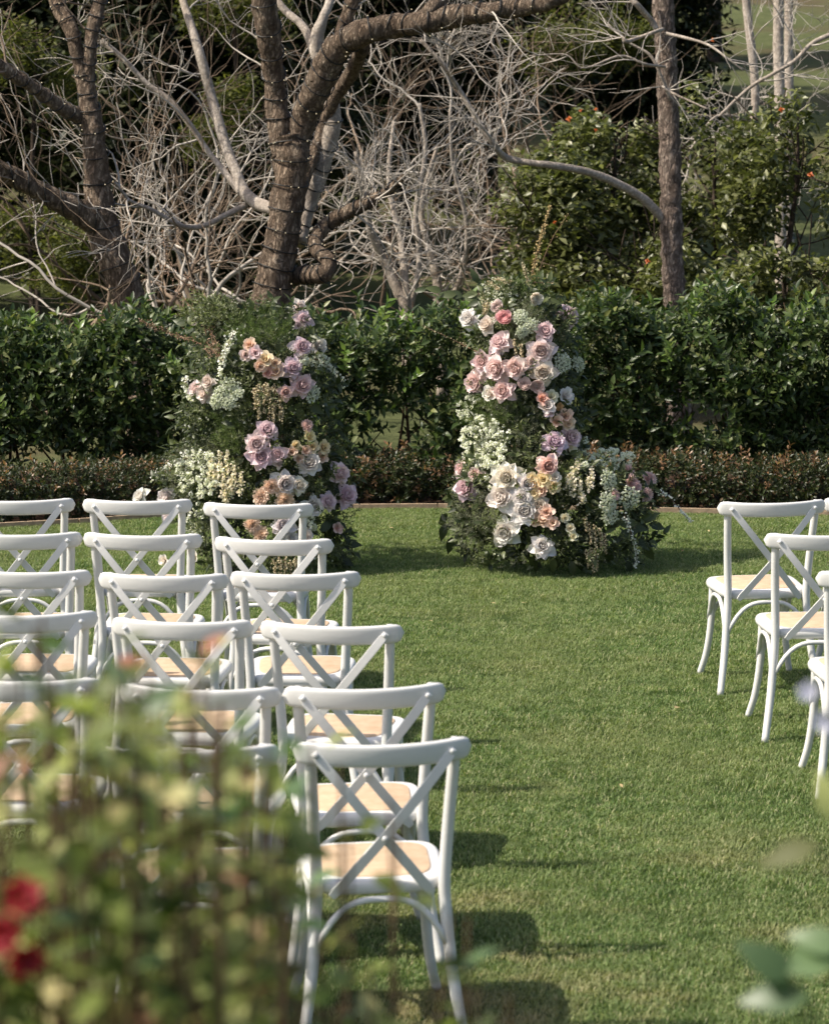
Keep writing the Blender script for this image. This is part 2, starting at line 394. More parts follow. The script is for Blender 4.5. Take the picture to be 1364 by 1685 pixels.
# grass blades over the lawn in view
def grass_tile(seed):
    rd = random.Random(seed); mb = MB()
    for i in range(820):
        r = .17 * math.sqrt(rd.random()); a = rd.uniform(0, 6.283); x, y = r*math.cos(a), r*math.sin(a)
        h = rd.uniform(.007, .020); az = rd.uniform(0, 6.283); ln = rd.uniform(.3, 1.5) * h; wd = rd.uniform(.0010, .0019)
        ux, uy = math.cos(az), math.sin(az); vx, vy = -uy*wd, ux*wd
        mb.add([(x-vx, y-vy, -.003), (x+vx, y+vy, -.003), (x+ux*ln*.4+vx*.8, y+uy*ln*.4+vy*.8, h*.65), (x+ux*ln*.4-vx*.8, y+uy*ln*.4-vy*.8, h*.65), (x+ux*ln, y+uy*ln, h)],
               [(0, 1, 2, 3), (3, 2, 4)])
    return mb.mesh('grass_tile', M['grass'], False)
gc = source('grass', [grass_tile(i) for i in range(6)])
pts = []; y = 6.2
while y < 18.2:
    hw = .165 * y + .7; x = -hw
    while x < hw:
        px_, py_ = x + random.uniform(-.07, .07), y + random.uniform(-.07, .07)
        if py_ < edge_y(px_) - .12: pts.append((px_, py_, 0))
        x += .165
    y += .165
for x in np.arange(-3.7, 3.9, .12): pts.append((x, edge_y(x) - .15, 0))
scatter('lawn_grass', gc, pts, [(0, 0, random.uniform(0, 6.28)) for _ in pts],
        [max(.55, .95 + .45 * vec_noise(p, 2.2) + .25 * vec_noise(p, 7)) for p in pts], label='short mown lawn grass with straw coloured patches', cat='grass')
print('grass tiles', len(pts))

# ------------------------------------------------------------ trees
def surf_tree(path, seg=10):
    """path: (px, py, depth, radius in px) -> world points + radii"""
    rows = []
    for px, py, d, r in path:
        p = P(px, py, d); rows.append((p.x, p.y, p.z, r * d / SPX))
    return catmull(rows, seg)
def add_limb(mb, path, sides=12, seg=10, rough=.15, freq=11):
    c = surf_tree(path, seg); V, F = tube(c[:, :3], c[:, 3], sides, rough, True, freq); mb.add(V, F); return c
def grow(mb, start, dirv, length, rad, level, rd, wander=.35, up=.02, kids=(3, 6), sides=4, seglen=.12, minr=.0016, spread=(25, 70)):
    n = max(3, int(length / seglen)); p = Vector(start); d = Vector(dirv).normalized(); P_ = [p.copy()]; D_ = []
    for i in range(n):
        d = (d + Vector((rd.gauss(0, 1), rd.gauss(0, 1), rd.gauss(0, 1))) * wander * .3 + Vector((0, 0, up))).normalized()
        p = p + d * length / n; P_.append(p.copy()); D_.append(d.copy())
    rads = np.maximum(minr, rad * (1 - .78 * (np.arange(n + 1) / n)))
    V, F = tube([tuple(q) for q in P_], rads, sides, cap=False); mb.add(V, F)
    if level <= 0: return
    for k in range(rd.randint(*kids)):
        i = min(n - 1, int(n * rd.uniform(.15, .98))); base = D_[i]
        ax = base.orthogonal().normalized(); ax.rotate(Matrix.Rotation(rd.uniform(0, 6.283), 3, base))
        nd = base.copy(); nd.rotate(Matrix.Rotation(R(rd.uniform(*spread)), 3, ax))
        grow(mb, P_[i], nd, length * rd.uniform(.4, .72), rads[i] * rd.uniform(.5, .8), level - 1, rd, wander * 1.05, up, kids, max(3, sides - 1) if level < 3 else sides, seglen, minr, spread)
def twigs_from(mb, curve, n, length, rd, level=2, rad=None, t0=.3, minr=.0016, wander=.5, up=.02, bias=None, kids=(3, 5)):
    for k in range(n):
        i = int(len(curve) * rd.uniform(t0, .999)) - 1; i = max(1, i)
        d = Vector(curve[i][:3] - curve[i-1][:3]).normalized(); ax = d.orthogonal(); ax.rotate(Matrix.Rotation(rd.uniform(0, 6.28), 3, d))
        nd = d.copy(); nd.rotate(Matrix.Rotation(R(rd.uniform(25, 75)), 3, ax))
        if bias: nd = (nd + Vector(bias)).normalized()
        grow(mb, Vector(curve[i][:3]), nd, length * rd.uniform(.6, 1.2), (rad or curve[i][3] * .4), level, rd, wander, up, kids, 4, .09, minr)

tree_a = empty('bare_tree', G(235, 737), label='thick dark tree at far left, wrapped in fairy lights, with two limbs going left', cat='tree', group='two bare trees wrapped in fairy lights')
Ai = wtrans(tree_a).inverted()
def place_local(me, inv): me.transform(inv); return me
mb = MB()
A_trunk = add_limb(mb, [(250, 815, 16, 36), (232, 600, 16, 29), (214, 490, 16, 25), (190, 430, 16, 27), (171, 380, 16, 28), (163, 330, 16, 24), (159, 260, 16, 20), (151, 200, 16, 19), (145, 160, 16, 15)], 20, 14)
ob('trunk', place_local(mb.mesh('trunk', M['bark_big']), Ai), tree_a)
A_limbs = []
for path in ([(168, 372, 16, 24), (128, 346, 15.9, 20), (75, 320, 15.8, 17), (25, 292, 15.7, 17), (-15, 275, 15.6, 16), (-120, 215, 15.3, 14), (-300, 60, 15.0, 10)],
             [(154, 222, 16, 15), (138, 196, 16, 13), (100, 176, 15.9, 12), (50, 140, 15.8, 11), (0, 108, 15.7, 11), (-80, 50, 15.5, 9), (-160, -60, 15.3, 7)],
             [(147, 175, 16, 14), (146, 125, 16, 11), (150, 65, 16, 11), (165, 0, 16.1, 11), (190, -120, 16.2, 9), (200, -330, 16.3, 5)],
             [(150, 185, 16, 13), (133, 112, 16, 12), (118, 50, 16, 12), (92, 0, 16.1, 13), (60, -110, 16.3, 10), (20, -320, 16.5, 5)]):
    m_ = MB(); A_limbs.append(add_limb(m_, path, 14, 12)); ob('limb', place_local(m_.mesh('limb', M['bark_big']), Ai), tree_a)
m_ = MB(); rd = random.Random(5)
for c in A_limbs: twigs_from(m_, c, 6, 1.0, rd, 2, .010, .35)
ob('twigs', place_local(m_.mesh('twigs', M['twig_brown']), Ai), tree_a, kind='stuff')

tree_b = empty('bare_tree', G(447, 737, 0), label='central rough-barked tree wrapped in fairy lights, right limb arching across the top', cat='tree', group='two bare trees wrapped in fairy lights')
Bi = wtrans(tree_b).inverted()
mb = MB()
B_trunk = add_limb(mb, [(428, 815, 16.2, 48), (436, 600, 16.2, 40), (443, 515, 16.2, 35), (452, 450, 16.2, 29), (467, 375, 16.2, 28), (477, 300, 16.2, 28), (481, 255, 16.2, 29), (476, 225, 16.2, 27)], 22, 14)
ob('trunk', place_local(mb.mesh('trunk', M['bark_big']), Bi), tree_b)
B_limbs = []
for path in ([(470, 255, 16.2, 22), (460, 215, 16.2, 20), (453, 150, 16.2, 18), (445, 75, 16.1, 19), (435, 0, 16.0, 21), (425, -120, 15.9, 17), (430, -330, 15.8, 9)],
             [(484, 258, 16.2, 22), (497, 205, 16.2, 22), (516, 160, 16.1, 23), (538, 110, 16.0, 24), (562, 72, 15.9, 22), (605, 52, 15.8, 21), (650, 42, 15.8, 20), (690, 38, 15.7, 18), (740, 28, 15.7, 19), (800, 20, 15.6, 16), (850, 12, 15.6, 15), (905, 2, 15.5, 13), (960, -30, 15.5, 9), (1040, -120, 15.4, 6)],
             [(556, 80, 15.9, 14), (566, 40, 15.9, 11), (580, 0, 15.9, 12), (600, -110, 15.9, 8)],
             [(690, 36, 15.7, 14), (712, 14, 15.7, 13), (726, -12, 15.8, 13), (735, -120, 15.9, 8)],
             [(480, 455, 16.3, 15), (505, 452, 16.2, 15), (532, 450, 16.0, 15), (541, 430, 16.0, 13), (520, 408, 16.1, 12), (528, 380, 16.2, 12), (552, 360, 16.2, 12), (585, 343, 16.1, 11), (612, 330, 16.1, 10), (636, 316, 16.1, 8), (665, 290, 16.0, 5)],
             [(598, 78, 15.95, 12), (578, 120, 16.3, 12), (552, 160, 16.5, 11), (530, 215, 16.6, 10), (508, 280, 16.5, 9), (490, 330, 16.4, 9)]):
    m_ = MB(); B_limbs.append(add_limb(m_, path, 16, 12)); ob('limb', place_local(m_.mesh('limb', M['bark_big']), Bi), tree_b)
B_pale = []
for path in ([(490, 400, 16.5, 15), (503, 350, 16.6, 14), (520, 300, 16.6, 15), (536, 250, 16.6, 15), (547, 200, 16.6, 15), (540, 140, 16.7, 12), (520, 90, 16.7, 9), (500, 45, 16.8, 7), (462, 8, 16.9, 6), (430, -60, 17, 5)],
             [(520, 95, 16.7, 8), (522, 60, 16.7, 11), (532, 30, 16.7, 8), (545, -10, 16.8, 7), (560, -120, 16.9, 5)],
             [(452, 345, 16.3, 11), (425, 335, 16.4, 11), (402, 316, 16.5, 10), (388, 280, 16.6, 9), (370, 235, 16.7, 9), (350, 165, 16.8, 8.5), (331, 95, 16.8, 8), (314, 40, 16.9, 7), (300, -5, 17, 6), (270, -120, 17.1, 4)],
             [(398, 318, 16.5, 7), (372, 286, 16.6, 5.5), (340, 245, 16.7, 5), (318, 212, 16.7, 5), (280, 166, 16.7, 5), (240, 136, 16.7, 4.5), (205, 98, 16.7, 4.5), (167, 67, 16.7, 5)],
             [(405, 338, 16.5, 6), (370, 355, 16.4, 5), (330, 373, 16.3, 4.5), (295, 370, 16.2, 4), (250, 345, 16.1, 3.5), (215, 330, 16.1, 2.5), (190, 300, 16, 2)]):
    m_ = MB(); B_pale.append(add_limb(m_, path, 12, 10, .08)); ob('limb', place_local(m_.mesh('limb', M['bark_pale']), Bi), tree_b)
m_ = MB(); rd = random.Random(9)
for c in B_limbs[:4]: twigs_from(m_, c, 5, .8, rd, 2, .009, .4)
for c in B_pale[2:]: twigs_from(m_, c, 5, .9, rd, 2, .010, .15, .003, .7)
twigs_from(m_, B_limbs[4], 12, .7, rd, 2, .009, .6)
ob('twigs', place_local(m_.mesh('twigs', M['twig']), Bi), tree_b, kind='stuff')

# fairy lights: one string per tree, wire spirals plus single bulbs
bulb_me = mesh('bulb', *ball(.0038, 6, 4), M['bulb'])
def lights(label, curves, pitch, nmax, seed):
    o = empty('fairy_lights', (0, 0, 0), label=label, cat='string lights', group='fairy lights wound around the bare trees')
    rd = random.Random(seed); bulbs = []
    for c, pt, vis in curves:
        seglen = np.linalg.norm(np.diff(c[:, :3], axis=0), axis=1); L = np.concatenate([[0], np.cumsum(seglen)]); tot = L[-1]
        n = int(tot / .012); out = []; a = rd.uniform(0, 6); N = None
        for k in range(n):
            s = tot * k / n; row = np.array([np.interp(s, L, c[:, j]) for j in range(4)]); r2 = np.array([np.interp(min(s + .03, tot), L, c[:, j]) for j in range(3)])
            T = Vector(r2 - row[:3])
            if T.length < 1e-6: break
            T.normalize()
            if N is None: N = T.orthogonal()
            N = (N - T * N.dot(T)).normalized(); B = T.cross(N)
            a += .012 / pt * 6.283 * (1 + .5 * vec_noise((s*1.3, seed, 0), 1.0))
            q = Vector(row[:3]) + (N * math.cos(a) + B * math.sin(a)) * (row[3] * 1.05 + .006) + T * .05 * math.sin(a * 1.0)
            out.append(tuple(q))
            if rd.random() < .013 / .085: bulbs.append((q, (N * math.cos(a) + B * math.sin(a))))
        if len(out) > 3:
            V, F = tube(out, .0055, 4, cap=False); ob('wire', mesh('wire', V, F, M['wire']), o)
    front = [b for b in bulbs if b[1].y < .35 and abs(b[0].x) < .2 * b[0].y + .2 and b[0].z < 3.5]
    rd.shuffle(front)
    for q, nrm in front[:nmax]: ob('bulb', bulb_me, o, loc=q + nrm * .012)
    return o
lights('fairy lights on a black wire wound around the left leaning tree', [(A_trunk[25:], .16, 1), (A_limbs[0][:52], .15, 1), (A_limbs[1][:50], .11, 1), (A_limbs[2][:40], .13, 1), (A_limbs[3][:40], .15, 1)], .15, 230, 3)
lights('fairy lights on a black wire wound around the central rough-barked tree', [(B_trunk[22:], .15, 1), (B_limbs[0][:50], .17, 1), (B_limbs[1][:130], .15, 1), (B_limbs[4], .10, 1), (B_limbs[2], .12, 1), (B_pale[0][:60], .17, 1)], .15, 280, 4)

# right hand rough trunk
tree_c = empty('bare_tree', G(1115, 700), label='straight flaky-barked trunk on the right with one pale limb arching left', cat='tree')
Ci = wtrans(tree_c).inverted(); mb = MB()
C_trunk = add_limb(mb, [(1118, 780, 17, 22), (1114, 600, 17, 20), (1110, 500, 17, 19), (1105, 420, 17, 18), (1104, 350, 17, 18), (1101, 225, 17, 17), (1096, 100, 17, 17), (1090, 0, 17, 17), (1082, -200, 17, 15), (1080, -500, 17, 9)], 24, 22, .17, 14)
ob('trunk', place_local(mb.mesh('trunk', M['bark_rough']), Ci), tree_c)
C_l = []
for path in ([(1092, 362, 17, 8), (1074, 342, 16.95, 7.5), (1052, 323, 16.9, 7.5), (1007, 298, 16.8, 7), (962, 282, 16.7, 6.5), (907, 272, 16.6, 6), (860, 266, 16.6, 5.5), (832, 259, 16.6, 6), (813, 240, 16.5, 4.5), (787, 200, 16.5, 4.5), (757, 150, 16.5, 4), (727, 105, 16.4, 3.5), (692, 65, 16.4, 3)],
             [(1080, 48, 16.9, 4), (1072, 35, 16.9, 5), (1050, 10, 16.8, 5), (1035, -10, 16.8, 5), (1000, -90, 16.8, 4)],
             [(1090, 48, 16.8, 3), (1075, 53, 16.7, 3), (1050, 62, 16.7, 3), (1030, 68, 16.6, 3.5), (1024, 60, 16.6, 2)],
             [(1095, 55, 16.8, 3), (1130, 63, 16.7, 2.6), (1165, 74, 16.6, 2.2), (1195, 95, 16.5, 1.8), (1222, 116, 16.5, 1.2)],
             [(1103, 165, 16.85, 3), (1085, 120, 16.8, 2.6), (1068, 90, 16.8, 2.5), (1035, 70, 16.8, 2), (1000, 40, 16.8, 2)],
             [(1105, 150, 16.85, 2), (1090, 142, 16.8, 2), (1110, 155, 16.7, 2), (1165, 180, 16.6, 1.4)],
             [(1094, 110, 16.8, 2.5), (1060, 105, 16.7, 2.2), (1020, 92, 16.7, 2), (960, 112, 16.6, 1.6), (930, 90, 16.6, 1.2), (870, 92, 16.6, 1)]):
    m_ = MB(); C_l.append(add_limb(m_, path, 10, 8, .08)); ob('limb', place_local(m_.mesh('limb', M['bark_pale']), Ci), tree_c)
m_ = MB(); rd = random.Random(12)
twigs_from(m_, C_l[0], 12, .7, rd, 2, .008, .55)
for c in C_l[1:]: twigs_from(m_, c, 5, .5, rd, 1, .006, .3)
twigs_from(m_, C_trunk[140:], 8, .9, rd, 2, .009, .2)
ob('twigs', place_local(m_.mesh('twigs', M['twig']), Ci), tree_c, kind='stuff')

# pale trunks further back on the right
def pole_tree(base, paths, label, mat, twm, seed, n=10, length=.9, lvl=2, group=None, twrad=.008, sides=10, t0=.3, minr=.0024, wander=.6):
    o = empty('bare_tree', base, label=label, cat='tree', group=group); inv = wtrans(o).inverted(); cs = []
    for i, p in enumerate(paths):
        m_ = MB(); cs.append(add_limb(m_, p, sides, 8, .10)); ob('trunk' if i == 0 else 'limb', place_local(m_.mesh('trunk', M[mat]), inv), o)
    m_ = MB(); rd = random.Random(seed)
    for c in cs: twigs_from(m_, c, n, length, rd, lvl, twrad, t0, minr, wander)
    ob('twigs', place_local(m_.mesh('twigs', M[twm]), inv), o, kind='stuff'); return o
pole_tree(G(1245, 615), [[(1246, 690, 20, 9), (1244, 475, 20, 8.5), (1238, 350, 20, 8), (1237, 250, 20, 7.5), (1242, 160, 20, 7), (1237, 90, 20, 7), (1227, 0, 20, 7), (1215, -200, 20, 6), (1210, -420, 20, 4)],
                         [(1240, 200, 20, 3.5), (1182, 190, 19.8, 2), (1150, 225, 19.8, 2), (1127, 262, 19.8, 2)],
                         [(1182, 192, 19.8, 2.5), (1232, 145, 19.7, 3), (1270, 122, 19.6, 3), (1307, 100, 19.6, 3.5), (1335, 72, 19.6, 4), (1370, 55, 19.6, 4)]],
          'slim pale trunk just right of the flaky trunk, crossed by a thin diagonal branch', 'bark_pale', 'twig', 21, 6)
pole_tree(G(1285, 600), [[(1286, 670, 21.5, 11), (1284, 450, 21.5, 10), (1284, 300, 21.5, 9.5), (1282, 150, 21.5, 9), (1280, 80, 21.5, 9), (1280, 0, 21.5, 9), (1275, -300, 21.5, 6)]],
          'left one of two pale trunks standing close together at upper right', 'bark_pale', 'twig', 22, 6)
pole_tree(G(1300, 590), [[(1300, 670, 22, 14), (1296, 450, 22, 12), (1294, 300, 22, 10), (1297, 150, 22, 8), (1297, 0, 22, 7), (1300, -300, 22, 5)]],
          'right one of two pale trunks standing close together at upper right', 'bark_pale', 'twig', 23, 6)
pole_tree(P(1175, 80, 46), [[(1176, 120, 46, 14), (1174, 40, 46, 13), (1172, -60, 46, 12), (1170, -250, 46, 9)]],
          'distant grey trunk at the top edge on the brown slope', 'bark_dark', 'twig_brown', 24, 5, 1.6)
# the white twiggy tree in the middle
pole_tree(G(668, 600), [[(676, 670, 19, 13), (668, 515, 19, 11), (655, 480, 19, 9), (632, 430, 19, 7), (610, 380, 18.9, 6), (600, 320, 18.8, 5), (585, 250, 18.7, 3.5)],
                        [(670, 530, 19, 8), (668, 480, 19, 7), (660, 400, 19.1, 5.5), (640, 300, 19.2, 4.5), (648, 200, 19.3, 3)],
                        [(672, 520, 19, 6), (690, 430, 19, 5), (684, 350, 19, 4.5), (700, 250, 19, 4), (690, 170, 19, 3)]],
          'pale bare multi-stemmed tree fanning out between the flower pillars', 'bark_pale', 'twig', 25, 5, 1.5, 2, None, .013, 10, .15, .0034, .85)
pole_tree(G(735, 590), [[(728, 660, 19.6, 10), (722, 500, 19.6, 8.5), (715, 440, 19.6, 7), (700, 390, 19.6, 6), (694, 330, 19.6, 5), (720, 240, 19.6, 3)],
                        [(730, 520, 19.6, 6), (760, 450, 19.5, 5), (768, 370, 19.4, 4), (745, 270, 19.3, 3), (740, 180, 19.2, 2.4)]],
          'pale slender bare tree standing left of the tall flower pillar', 'bark_pale', 'twig', 26, 5, 1.4, 2, None, .012, 10, .15, .0034, .85)
# thin bare shrubs behind the left side
specs = [(60, 17.8, 'twig_brown', 'thicket of bare brown stems at the far left edge behind the leaning tree', 31, 4),
         (300, 18.2, 'twig', 'bare pale thicket between the two light-wrapped trees, nearest of the thickets', 32, 3),
         (390, 20.5, 'twig_brown', 'bare brown thicket directly left behind the central trunk', 33, 3),
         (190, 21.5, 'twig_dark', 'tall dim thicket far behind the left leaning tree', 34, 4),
         (575, 19.5, 'twig', 'bare pale thicket directly right behind the central trunk', 35, 1),
         (820, 21.5, 'twig_brown', 'bare brown thicket behind the top of the tall flower pillar', 36, 3),
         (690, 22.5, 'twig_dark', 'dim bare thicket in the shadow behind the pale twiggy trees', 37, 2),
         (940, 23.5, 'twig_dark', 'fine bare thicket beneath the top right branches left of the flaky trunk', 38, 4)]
for px_, d_, tm, lab, sd_, ns in specs:
    base = P(px_, 400, d_); base.z = 0; o = empty('bare_shrub', base, label=lab, cat='shrub', group='bare thickets behind the hedge'); rd = random.Random(sd_); m2 = MB()
    for k in range(ns):
        az = rd.uniform(0, 6.28); lean = rd.uniform(.15, .9); dv = Vector((math.cos(az)*lean, math.sin(az)*lean*.5, 1))
        grow(m2, Vector((rd.uniform(-.3, .3), rd.uniform(-.2, .2), 0)), dv, rd.uniform(2.4, 4.4), rd.uniform(.020, .036), 2, rd, .60, .03, (4, 7), 5, .11, .0032, (25, 70))
    ob('branches', m2.mesh('branches', M[tm]), o, kind='stuff')

# evergreens: crowns behind everything, leaf colour darkened for the wood's shade
def clump_mesh(mat, n, L, W, rad, seed):
    rd = random.Random(seed); mb = MB()
    for i in range(n):
        v = Vector((rd.gauss(0, 1), rd.gauss(0, 1), rd.gauss(0, .8))).normalized() * rad * rd.random() ** .4
        V, F = leaf_vf(L * rd.uniform(.7, 1.2), W * rd.uniform(.7, 1.2), .3, rd.uniform(.1, .5), 2)
        mt = Matrix.Translation(v) @ Euler((rd.uniform(-.9, .9), rd.uniform(-.9, .9), rd.uniform(0, 6.28))).to_matrix().to_4x4()
        mb.add(V, F, mt)
    return mb.mesh('leaf_clump', mat)
ever_c = source('evergreen', [clump_mesh(M['ever'], 40, .13, .05, .30, i) for i in range(4)])
olive_c = source('olive', [clump_mesh(M['olive'], 40, .12, .05, .28, i+10) for i in range(4)])
shrub_c = source('shrub', [clump_mesh(M['shrub'], 13, .085, .045, .13, i+20) for i in range(6)])
def crown_pts(rd, c, ax, n, nl=9, lobe=.42):
    """points on the shells of several lobes spread through the crown"""
    lobes = []
    for i in range(nl):
        v = Vector((rd.gauss(0, 1), rd.gauss(0, 1), rd.gauss(0, 1))).normalized() * rd.uniform(.45, .85)
        lobes.append((Vector((v.x*ax[0], v.y*ax[1], v.z*ax[2])), rd.uniform(.6, 1.2) * lobe))
    out = []
    for i in range(n):
        lc, lr = rd.choice(lobes); v = Vector((rd.gauss(0, 1), rd.gauss(0, 1), rd.gauss(0, 1))).normalized() * lr * rd.uniform(.55, 1.08)
        out.append(Vector(c) + lc + Vector((v.x*ax[0], v.y*ax[1], v.z*ax[2])))
    return out
def leafy(name, base, c, ax, n, coll, label, cat, seed, trunk=True, mat='bark_dark', scl=(.7, 1.3), nl=10, lobe=.42, tr=.16, group=None):
    o = empty(name, base, label=label, cat=cat, group=group); rd = random.Random(seed); inv = Vector(base)
    pts = [p - inv for p in crown_pts(rd, c, ax, n, nl, lobe)]
    pts = [p for p in pts if p.z + base[2] > .05]
    scatter('crown', coll, pts, [(rd.uniform(-.5, .5), rd.uniform(-.5, .5), rd.uniform(0, 6.28)) for _ in pts], [rd.uniform(*scl) for _ in pts], o)
    if trunk:
        m_ = MB(); top = Vector(c) - inv
        c0 = catmull([(0, 0, -.1, tr), (rd.uniform(-.1, .1), 0, top.z*.5, tr*.8), (top.x*.5, top.y*.5, top.z, tr*.55), (top.x, top.y, top.z + ax[2]*.6, tr*.2)], 8)
        V, F = tube(c0[:, :3], c0[:, 3], 9, .1); m_.add(V, F)
        for k in range(7):
            i = rd.randint(8, 20); az = rd.uniform(0, 6.28)
            grow(m_, Vector(c0[i][:3]), Vector((math.cos(az)*ax[0], math.sin(az)*ax[1], .5)), .8*max(ax[0], ax[2]), c0[i][3]*.5, 1, rd, .3, .02, (2, 4), 5, .3, .006)
        ob('trunk', m_.mesh('trunk', M[mat]), o)
    return o
def hill_z(x, y): return 0 if y <= 30 else (y - 30) * .14 * min(1, (y - 30) / 14)
ev = [(-60, 27, 2.6, 3.6, 3.4, 'ever', 'dark evergreen at the far left, mostly hidden by bare branches'),
      (150, 30, 2.8, 4.2, 4.2, 'ever', 'dark evergreen in deep shade behind the left leaning tree'),
      (330, 26.5, 2.0, 3.4, 3.6, 'ever', 'dark evergreen between the two light-wrapped trees'),
      (500, 30, 2.6, 4.9, 3.7, 'ever', 'dark evergreen behind the central light-wrapped trunk'),
      (660, 29.5, 2.0, 4.4, 3.3, 'ever', 'dark evergreen behind the pale twiggy tree'),
      (810, 30, 2.2, 4.6, 3.6, 'ever', 'dark evergreen behind the tall flower pillar'),
      (930, 33, 2.4, 4.6, 4.6, 'ever', 'dark evergreen at top, just left of the flaky trunk'),
      (-300, 30, 3.6, 5.0, 4.6, 'ever', 'dark evergreen added beyond the left edge to shade the wood'),  # off-frame tree, added to throw shade into the wood
      (250, 37, 3.4, 6.5, 5.6, 'ever', 'tall dark evergreen on the rising ground at upper left'),
      (700, 38, 3.4, 7.0, 6.0, 'ever', 'tall dark evergreen on the rising ground at upper centre'),
      (1000, 45, 3.6, 7.5, 6.5, 'ever', 'tall dark evergreen added to shade the brown slope behind the flaky trunk'),  # added so its high crown shades the hillside
      (480, 40, 3.4, 7.0, 6.0, 'ever', 'tall dark evergreen on the hill far behind the central trunk')]
for i, (px_, d_, rx, cz, rz_, kind, lab) in enumerate(ev):
    p = P(px_, 300, d_); b = (p.x, p.y, hill_z(p.x, p.y)); c = (p.x, p.y, b[2] + cz)
    leafy('evergreen_tree', b, c, (rx, 1.7, rz_), 1500, ever_c, lab, 'tree', 50 + i, scl=(.9, 1.7), nl=16, lobe=.40, group='dark evergreens behind the bare trees')
# olive and yellow-green bushes catching light
for i, (px_, py_, d_, rx, rz_, n, lab) in enumerate([
        (50, 400, 22.5, .55, .45, 90, 'small yellow-green bush low at the far left'), (125, 430, 22.0, .45, .35, 80, 'yellow-green bush beside the base of the left leaning tree'),
        (345, 190, 23.5, .45, .45, 80, 'olive bush between the two light-wrapped trees'), (385, 40, 24.5, .7, .45, 90, 'olive foliage at the top left of the central trunk'),
        (955, 75, 25, .9, .45, 140, 'bright needle-leaved bush at top between the arching limb and the flaky trunk'), (60, 110, 24, .7, .5, 60, 'dull olive foliage in the upper left corner')]):
    p = P(px_, py_, d_); leafy('olive_bush', (p.x, p.y, hill_z(p.x, p.y)), p, (rx, .5, rz_), n, olive_c, lab, 'bush', 80 + i, True, scl=(.45, .8), nl=7, lobe=.5, tr=.04, group='yellow-green bushes in the dark wood')
# leafy shrubs with orange flowers on the right
sh = [(905, 400, 18.6, .70, .80, 520, 'broad-leaved shrub behind the tall flower pillar, leftmost of the leafy shrubs', 101),
      (1010, 300, 19.2, .72, .85, 500, 'broad-leaved shrub left of the flaky trunk with orange flowers at its top', 102),
      (1175, 330, 19.0, .70, .95, 270, 'open broad-leaved shrub right of the flaky trunk', 103),
      (1310, 300, 18.6, .62, .95, 240, 'open broad-leaved shrub at the right edge with orange flowers', 104),
      (1050, 470, 18.4, .8, .40, 260, 'low broad-leaved shrub at the foot of the flaky trunk', 105),
      (1290, 470, 18.0, .9, .35, 250, 'low broad-leaved shrub at the right edge behind the hedge', 106)]
shr = []
for px_, py_, d_, rx, rz_, n, lab, sd_ in sh:
    p = P(px_, py_, d_)
    o = leafy('broadleaf_shrub', (p.x, p.y, 0), p, (rx, .6, rz_), n, shrub_c, lab, 'shrub', sd_, True, 'bark_dark', (.7, 1.25), 14, .36, .035, 'broad-leaved shrubs behind the right hedge'); shr.append(o)
fl = MB()
for i in range(7):
    V, F = leaf_vf(.06, .05, .2, .6, 3); fl.add(V, F, Euler((R(20 + 40 * (i % 3)), 0, i * 6.283 / 7 * 1.7)).to_matrix().to_4x4())
fl_me = fl.mesh('orange_flower', M['orange'])
for (px_, py_, d_, k) in [(936, 196, 18.6, 1), (955, 182, 18.6, 1), (980, 180, 18.6, 1), (980, 214, 18.6, 1), (1172, 66, 18.9, 2), (1285, 181, 18.0, 3), (1333, 288, 17.9, 3), (912, 366, 17.9, 0), (1065, 430, 18.0, 4), (1112, 297, 18.3, 2), (1334, 590, 14.5, 5)]:
    p = P(px_, py_, d_); o = ob('orange_flower', fl_me, shr[k], loc=p - shr[k].location); o.rotation_euler = eul((random.uniform(-.5, .5), -1, .5), random.uniform(0, 6)); s = random.uniform(.3, .6); o.scale = (s, s, s)

